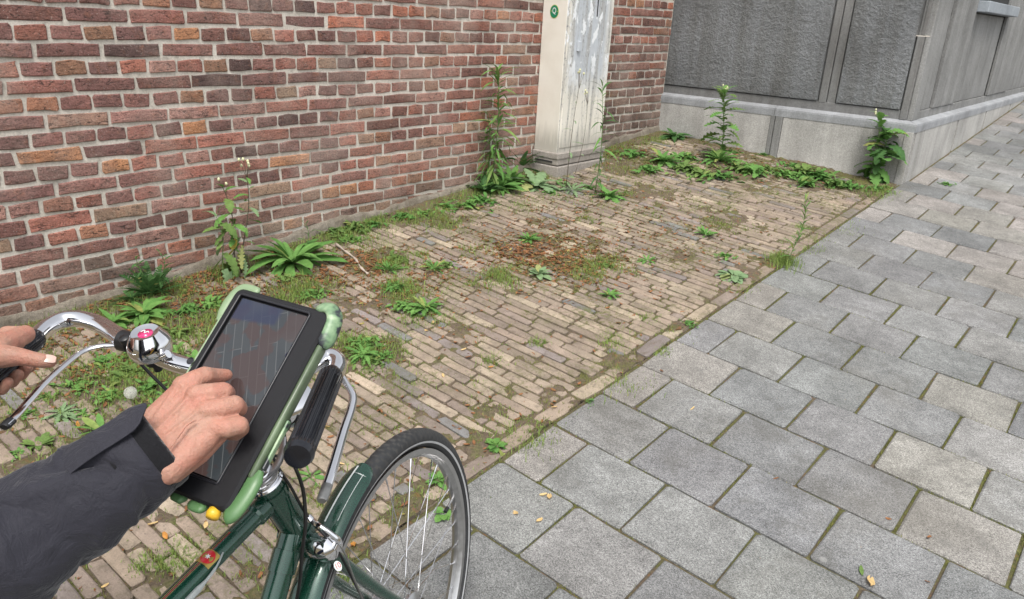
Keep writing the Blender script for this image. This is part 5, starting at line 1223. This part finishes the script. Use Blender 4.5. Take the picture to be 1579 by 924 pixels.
# right hand
H = TB
def hp(px, py, h): return H(px, py, h)
R = Blob()
wr1, wr2 = hp(216, 666, .060), hp(256, 722, .058)
mc = {'i': hp(284, 596, .050), 'm': hp(305, 611, .053), 'r': hp(320, 634, .051), 'p': hp(331, 660, .044)}
order = ['i', 'm', 'r', 'p']
mr = {'i': .0128, 'm': .0130, 'r': .0126, 'p': .0118}
for k, key in enumerate(order):
    w0 = wr1.lerp(wr2, k/3)
    nxt = order[min(3, k+1)]
    for s_ in (0, .5):
        a = w0.lerp(wr1.lerp(wr2, min(1, (k+1)/3)), s_); b = mc[key].lerp(mc[nxt], s_)
        R.chain([(a-tz*.004, .0165), (a.lerp(b, .35)-tz*.005, .0158), (a.lerp(b, .75)-tz*.004, .0140), (b-tz*.002, mr[key]-.0006)])
        R.chain([(a-tz*.013, .0130), (a.lerp(b, .5)-tz*.016, .0130), (b-tz*.013, .0105)])
for key in order: R.ball(mc[key]+tz*.0012, mr[key]*.98)
# fingers: index reaches out flat, the others are folded under
idx = [(mc['i'], .0127), (hp(299, 587, .048), .0117), (hp(315, 580, .040), .0112), (hp(326, 580, .029), .0099), (hp(339, 580, .017), .0090), (hp(349, 578.5, .0095), .0073)]
mid_ = [(mc['m'], .0130), (hp(326, 606, .049), .0113), (hp(344, 604, .040), .0110), (hp(349, 607, .028), .0102), (hp(345, 613, .016), .0092), (hp(338, 617, .010), .0078)]
rng = [(mc['r'], .0130), (hp(343, 630, .048), .0117), (hp(361, 625, .040), .0114), (hp(367, 630, .028), .0104), (hp(360, 637, .016), .0093), (hp(351, 640, .010), .0078)]
pnk = [(mc['p'], .0121), (hp(351, 660, .042), .0112), (hp(368, 656, .035), .0108), (hp(371, 661, .024), .0095), (hp(365, 668, .014), .0084), (hp(356, 670, .009), .0071)]
for f_ in (idx, mid_, rng, pnk):
    R.chain(f_, .3)
thumb = [(wr1.lerp(mc['i'], .25)-tz*.016, .0150), (hp(262, 634, .026), .0145), (hp(285, 618, .018), .0118), (hp(303, 610, .013), .0102), (hp(318, 608, .011), .0080)]
R.chain(thumb, .3)
# tendons and a vein on the back of the hand
for key, t_ in (('i', .25), ('m', .42), ('r', .58), ('p', .8)):
    a = wr1.lerp(wr2, t_)+tz*.0102; b = mc[key]+tz*.0094; R.chain([(a.lerp(b, .25), .0022), (a.lerp(b, .7)-tz*.0002, .0026), (b, .0024)], .5)
va = [hp(262, 690, .0722), hp(278, 668, .0728), hp(287, 655, .0713), hp(300, 648, .0683)]
R.chain([(p-tz*.0006, .0016) for p in va], .5)
wc = wr1.lerp(wr2, .5)-tz*.006; wd_ = proj(wc)[2]; RWr = PD(225, 704, wd_-.005); fo = RE-RWr
perp = (wr2-wr1).normalized()
R.chain([(wc, .0262), (wc.lerp(RWr, .5), .0275), (RWr+fo*.10, .024)], .3)
for s_ in (-1, 1): R.chain([(wc+perp*.010*s_, .0215), (RWr+perp*.010*s_, .0235)], .3)
rh = R.make(.0013, 5, .5)
# left hand round the grip
Lh = Blob(); gd = (GL1-GL0).normalized()
def gl(t): return GL0+gd*t
toC = (CAM-gl(.06)).normalized(); upv = (Vector((0, 0, 1))-gd*gd.z).normalized(); inn = upv.cross(gd)  # across the grip
if inn.dot(CAM-gl(.05)) < 0: inn = -inn
def ar(t, ang, rad): return gl(t)+(upv*math.sin(ang)+inn*math.cos(ang))*rad   # ang 90 = top, 0 = towards the camera side
gr_ = .0158
LW_ = LWr
kn = []
for k in range(4):
    t = .052+.021*k; fr = (.0098, .0102, .0098, .0088)[k]
    pts = [(ar(t, math.radians(60), gr_+fr+.010), fr+.0022), (ar(t, math.radians(100), gr_+fr+.006), fr+.001), (ar(t+.001, math.radians(150), gr_+fr*.9), fr), (ar(t, math.radians(195), gr_+fr*.85), fr*.95), (ar(t-.002, math.radians(250), gr_+fr*.8), fr*.93), (ar(t-.004, math.radians(300), gr_+fr*.8), fr*.88), (ar(t-.005, math.radians(335), gr_+fr*.75), fr*.80)]
    Lh.chain(pts, .3); kn.append(pts[0][0])
    base = LW_+gd*(.021*k-.03)*.5
    Lh.chain([(kn[-1], .0125), (kn[-1].lerp(base, .5)+upv*.003, .0155), (base, .0185)], .3)
th_ = [(LW_+inn*.008, .020), (AT(-30, 552, .768), .0185), (AT(2, 549, .772), .0160), (AT(30, 550, .770), .0118), (AT(46, 553, .768), .0105), (AT(62, 556, .765), .0100), (AT(77, 558, .762), .0082)]
Lh.chain(th_, .3)
Lh.chain([(kn[0], .013), (AT(-5, 535, .778), .016), (AT(-40, 540, .782), .019)], .3)
lf_ = LE-LW_; Lh.chain([(LW_, .026), (LW_+lf_*.3, .030), (LW_+lf_*.6, .038)], .3)
lh = Lh.make(.0015, 5, .5)
# trunk, legs and head, coarse: all of it outside the picture
B = Blob()
B.chain([(PEL+Vector((0, 0, .0)), .15), (PEL.lerp(CH, .5), .135), (CH, .15)], .3); B.chain([(RS, .06), (CH+Vector((0, 0, .08)), .10), (LS, .06)], .3)
B.chain([(CH+Vector((0, 0, .1)), .08), (NK, .055), (HD-Vector((0, 0, .05)), .055)], .3)
for s_, E, Wv in ((RS, RE, RWr), (LS, LE, LWr)): B.chain([(s_, .055), (s_.lerp(E, .5), .048), (E, .022), (E.lerp(Wv, .3), .018)], .3)
hips = (PEL+Vector((.09, .0, -.03)), PEL+Vector((-.09, 0, -.03))); knees = (Vector((.80, -2.42, .17)), Vector((.34, -2.40, .20))); feet = (Vector((.86, -2.52, gz(.86, -2.52)+.09)), Vector((.22, -2.48, gz(.22, -2.48)+.09)))
for h_, k_, f_ in zip(hips, knees, feet): B.chain([(h_, .09), (h_.lerp(k_, .5), .075), (k_, .058), (k_.lerp(f_, .35), .056), (f_, .038)], .3)
face = (ffw*.6-Vector((0, 0, .8))).normalized(); hfw = (ffw-Vector((0, 0, .35))).normalized(); hup = (Vector((0, 0, 1))-hfw*hfw.z).normalized(); hrt = hfw.cross(hup)
def hh(x, y, z): return HD+hrt*x+hfw*y+hup*z
B.chain([(hh(0, -.010, .03), .088), (hh(0, .020, .03), .080), (hh(0, .040, -.045), .055)], .2); B.chain([(hh(0, .060, -.075), .030), (hh(0, .045, -.06), .045)], .2)
B.chain([(hh(0, .095, .025), .010), (hh(0, .112, -.008), .0145)], .2); B.chain([(hh(-.035, .085, .035), .012), (hh(.035, .085, .035), .012)], .2); B.chain([(hh(-.018, .090, -.040), .009), (hh(.018, .090, -.040), .009)], .2)
for s_ in (-1, 1): B.chain([(hh(.080*s_, .0, .03), .016), (hh(.083*s_, .005, -.01), .011)], .2)
body_me = B.make(.009, 6, .5)
# one body mesh: trunk, limbs and both hands
bmj = bmesh.new()
for me_ in (body_me, rh, lh): bmj.from_mesh(me_)
me = bpy.data.meshes.new('body'); bmj.to_mesh(me); bmj.free(); me.transform(Matrix.Translation(-wloc(person))); me.materials.clear(); me.materials.append(M['skin'])
me.polygons.foreach_set('use_smooth', [True]*len(me.polygons)); body = child('body', me, person)
for s_ in (-1, 1):
    m = MB(); m.lathe([(0, -.010), (.008, -.006), (.011, 0), (.008, .007), (0, .011)], axm(hh(.032*s_, .083, .022), hfw), 14); m.build('eye', M['white_print'], person, smooth=True)
m = MB(); P_ = []
for j in range(10):
    e_ = math.radians(-10+100*j/9); P_.append([hh(.0955*math.cos(e_)*math.cos(a), -.012+.104*math.cos(e_)*math.sin(a) if math.sin(a) < .3 else -.012+.104*math.cos(e_)*.3+.03*math.cos(e_)*(math.sin(a)-.3), .045+.092*math.sin(e_)) for a in [2*pi*k/24 for k in range(24)]])
m.grid(P_, closeu=True); m.build('hair', M['hair'], person, smooth=True)
def nail(c, along, up, L=.0105, W=.0085):
    along = along.normalized(); up = (up-along*up.dot(along)).normalized(); sd_ = along.cross(up); m = MB(); P_ = []
    for i in range(7):
        t = i/6; w_ = W/2*(.80+.2*math.sin(pi*t))*(1 if t < .85 else .82); P_.append([c+along*(t-.5)*L+sd_*w_*s_+up*(.0011*(1-s_*s_)-.0009*(t-.5)**2*4) for s_ in (-1, -.66, -.33, 0, .33, .66, 1)])
    m.grid(P_); m.build('fingernail', M['nail'], body, smooth=True)
it = idx[-1][0]; id_ = (idx[-1][0]-idx[-2][0]); un = (CAM-it).normalized()*.8+tz*.5; un.normalize()
nail(it-id_.normalized()*.004+un*.0096, id_, un, .0120, .0098)
tt_ = th_[-1][0]; td2 = th_[-1][0]-th_[-2][0]; un = ((CAM-tt_).normalized()+Vector((0, 0, .9))).normalized(); nail(tt_+un*.0078, td2, un, .0145, .0115)
# sleeves
def frame_path(pts):
    out = []; up = None; n = len(pts)
    for i, p in enumerate(pts):
        t = (pts[min(i+1, n-1)]-pts[max(i-1, 0)]).normalized()
        if up is None: up = (CAM-p).cross(t).cross(t)*-1; up = (up-t*up.dot(t)).normalized()
        else: up = (up-t*up.dot(t)).normalized()
        out.append((p, t, up, t.cross(up)))
    return out
FA = 2.2
def sleeve(path, radii, name, folds=1.0, NA=120, label=None, seed=0):
    pts = bez(path, 26); fr = frame_path(pts); n = len(fr); P_ = []; s = 0
    seg = (n-1)/(len(path)-1)
    for i, (p, t, u, v) in enumerate(fr):
        if i: s += (p-fr[i-1][0]).length
        q = i/seg; j = min(len(radii)-2, int(q)); rr_ = radii[j]+(radii[j+1]-radii[j])*(q-j)
        row_ = []; env = min(1, s/.030)
        for k in range(NA):
            a = 2*pi*k/NA; d = u*math.cos(a)+v*math.sin(a); pp = p+d*rr_
            w1 = nz(s*9+seed, math.cos(a)*1.1, math.sin(a)*1.1)
            ph = s*105 + 2.3*math.sin(a+FA) + 4.6*w1 + 2.4*nz(s*3, math.cos(a)+5, math.sin(a))
            ridge = abs(math.sin(ph*.5))**.75
            ph2 = s*190 - 2.2*math.sin(a+1.9) + 4*nz(s*14, math.cos(a)*2, math.sin(a)*2+seed)
            r2 = (1-abs(math.sin(ph2*.5)))**2
            amp = .0125*(.35+.65*max(0, min(1, .5+1.4*nz(s*7+2, math.cos(a)*1.4+seed, math.sin(a)*1.4))))
            dr = -amp*(1-ridge)*1.0 + .003 + .0060*r2*max(0, nz(s*10, math.cos(a)*2, 4)+.3) + .003*nz(s*12, math.cos(a)*2, math.sin(a)*2)
            row_.append(p+d*(rr_+max(-.014, dr)*folds*env))
        P_.append(row_)
    # turned-in hem
    p, t, u, v = fr[0]; hem = [[p+t*.006+(u*math.cos(2*pi*k/NA)+v*math.sin(2*pi*k/NA))*(radii[0]-.0045) for k in range(NA)], [p-t*.0005+(u*math.cos(2*pi*k/NA)+v*math.sin(2*pi*k/NA))*(radii[0]-.0035) for k in range(NA)]]
    m = MB(); m.grid(hem+P_, closeu=True); return m.build(name, M['jacket'], person, smooth=True, label=label), fr
C1 = PD(229, 701, wd_+.004); C2 = PD(110, 783, wd_-.03); C3 = PD(0, 850, wd_-.06)
sl, fr_ = sleeve([C1, C2, C3, RE, RE.lerp(RS, .5)+Vector((.02, 0, -.01)), RS], [x*wd_/.872 for x in (.0500, .0590, .0655, .072, .080, .092)], 'sleeve', 1.0, label='dark grey right sleeve with deep diagonal folds')
m = MB(); c0_, t_, u_r, v_r = fr_[0]
rows = []
for o_, r_ in ((.030, .0440), (.004, .0455), (-.006, .0460), (-.016, .0450), (-.0195, .0425), (-.016, .0395), (.01, .038)):
    rows.append([c0_+t_*o_+(u_r*math.cos(2*pi*k/60)+v_r*math.sin(2*pi*k/60))*(r_+.0008*nz(k*.6, o_*300)) for k in range(60)])
m.grid(rows, closeu=True); m.build('cuff', M['knit'], person, smooth=True, label='black inner cuff of the right sleeve')
# flap on the cuff: a curved tab, its pointed end standing off the wrist
def sl_ang(px, py):
    best = None
    for k in range(360):
        a = math.radians(k); q = c0_+(u_r*math.cos(a)+v_r*math.sin(a))*.052; w_ = proj(q)
        if (q-c0_).dot(CAM-c0_) < 0: continue
        e = (w_[0]-px)**2+(w_[1]-py)**2
        if best is None or e < best[0]: best = (e, a)
    return best[1]
aT = sl_ang(196, 652)
rows = []
for j in range(13):
    q_ = j/12; o_ = .062-.090*q_; tip = max(0, (q_-.80)/.20); w_ = .30*(1-.85*tip); row_ = []
    for i in range(7):
        a = aT+w_*(i/3-1); row_.append(c0_+t_*o_+(u_r*math.cos(a)+v_r*math.sin(a))*(.0548+.0035*q_+.0015*math.sin(q_*7)))
    rows.append(row_)
top = rows; bot = [[p-(p-c0_).normalized()*.0022 for p in r_] for r_ in rows]
m = MB(); m.grid([t1 for t1 in top]+[b1 for b1 in reversed(bot)]+[top[0]]); m.build('cuff_flap', M['jacket'], person, smooth=False, label='grey strap tab closing the cuff')
auto_smooth([o for o in person.children if o.name.startswith('cuff_flap')][0], 50)
LC1 = LWr+lf_*.16
sleeve([LC1, LWr+lf_*.55, LE, LE.lerp(LS, .5), LS], [.046, .058, .066, .075, .09], 'sleeve', 1.0, 72, label='dark grey left sleeve', seed=7)
# jacket trunk, trousers, shoes
J = Blob(); J.chain([(PEL+Vector((0, 0, .06)), .165), (PEL.lerp(CH, .5), .150), (CH, .168)], .3); J.chain([(RS, .085), (CH+Vector((0, 0, .08)), .118), (LS, .085)], .3); J.chain([(CH+Vector((0, 0, .08)), .11), (NK, .072)], .3)
def cloth(bl, vox, name, mat, label):
    me = bl.make(vox, 5, .5); me.transform(Matrix.Translation(-wloc(person))); me.materials.clear(); me.materials.append(M[mat]); me.polygons.foreach_set('use_smooth', [True]*len(me.polygons)); o = child(name, me, person); o['label'] = label
cloth(J, .012, 'jacket', 'jacket', 'dark grey zipped jacket')
T_ = Blob(); T_.chain([(PEL+Vector((0, 0, -.02)), .158), (PEL+Vector((0, 0, .04)), .155)], .3)
for h_, k_, f_ in zip(hips, knees, feet): T_.chain([(h_, .104), (h_.lerp(k_, .5), .090), (k_, .074), (f_+Vector((0, 0, .03)), .056)], .3)
cloth(T_, .012, 'trousers', 'jeans', 'dark blue trousers')
for f_ in feet:
    S_ = Blob(); b_ = Vector((f_.x, f_.y, f_.z-.045)); S_.chain([(b_-ffw*.06, .040), (b_+ffw*.07, .040), (b_+ffw*.17+Vector((0, 0, -.008)), .034)], .25); cloth(S_, .006, 'shoe', 'shoe', 'dark shoe')
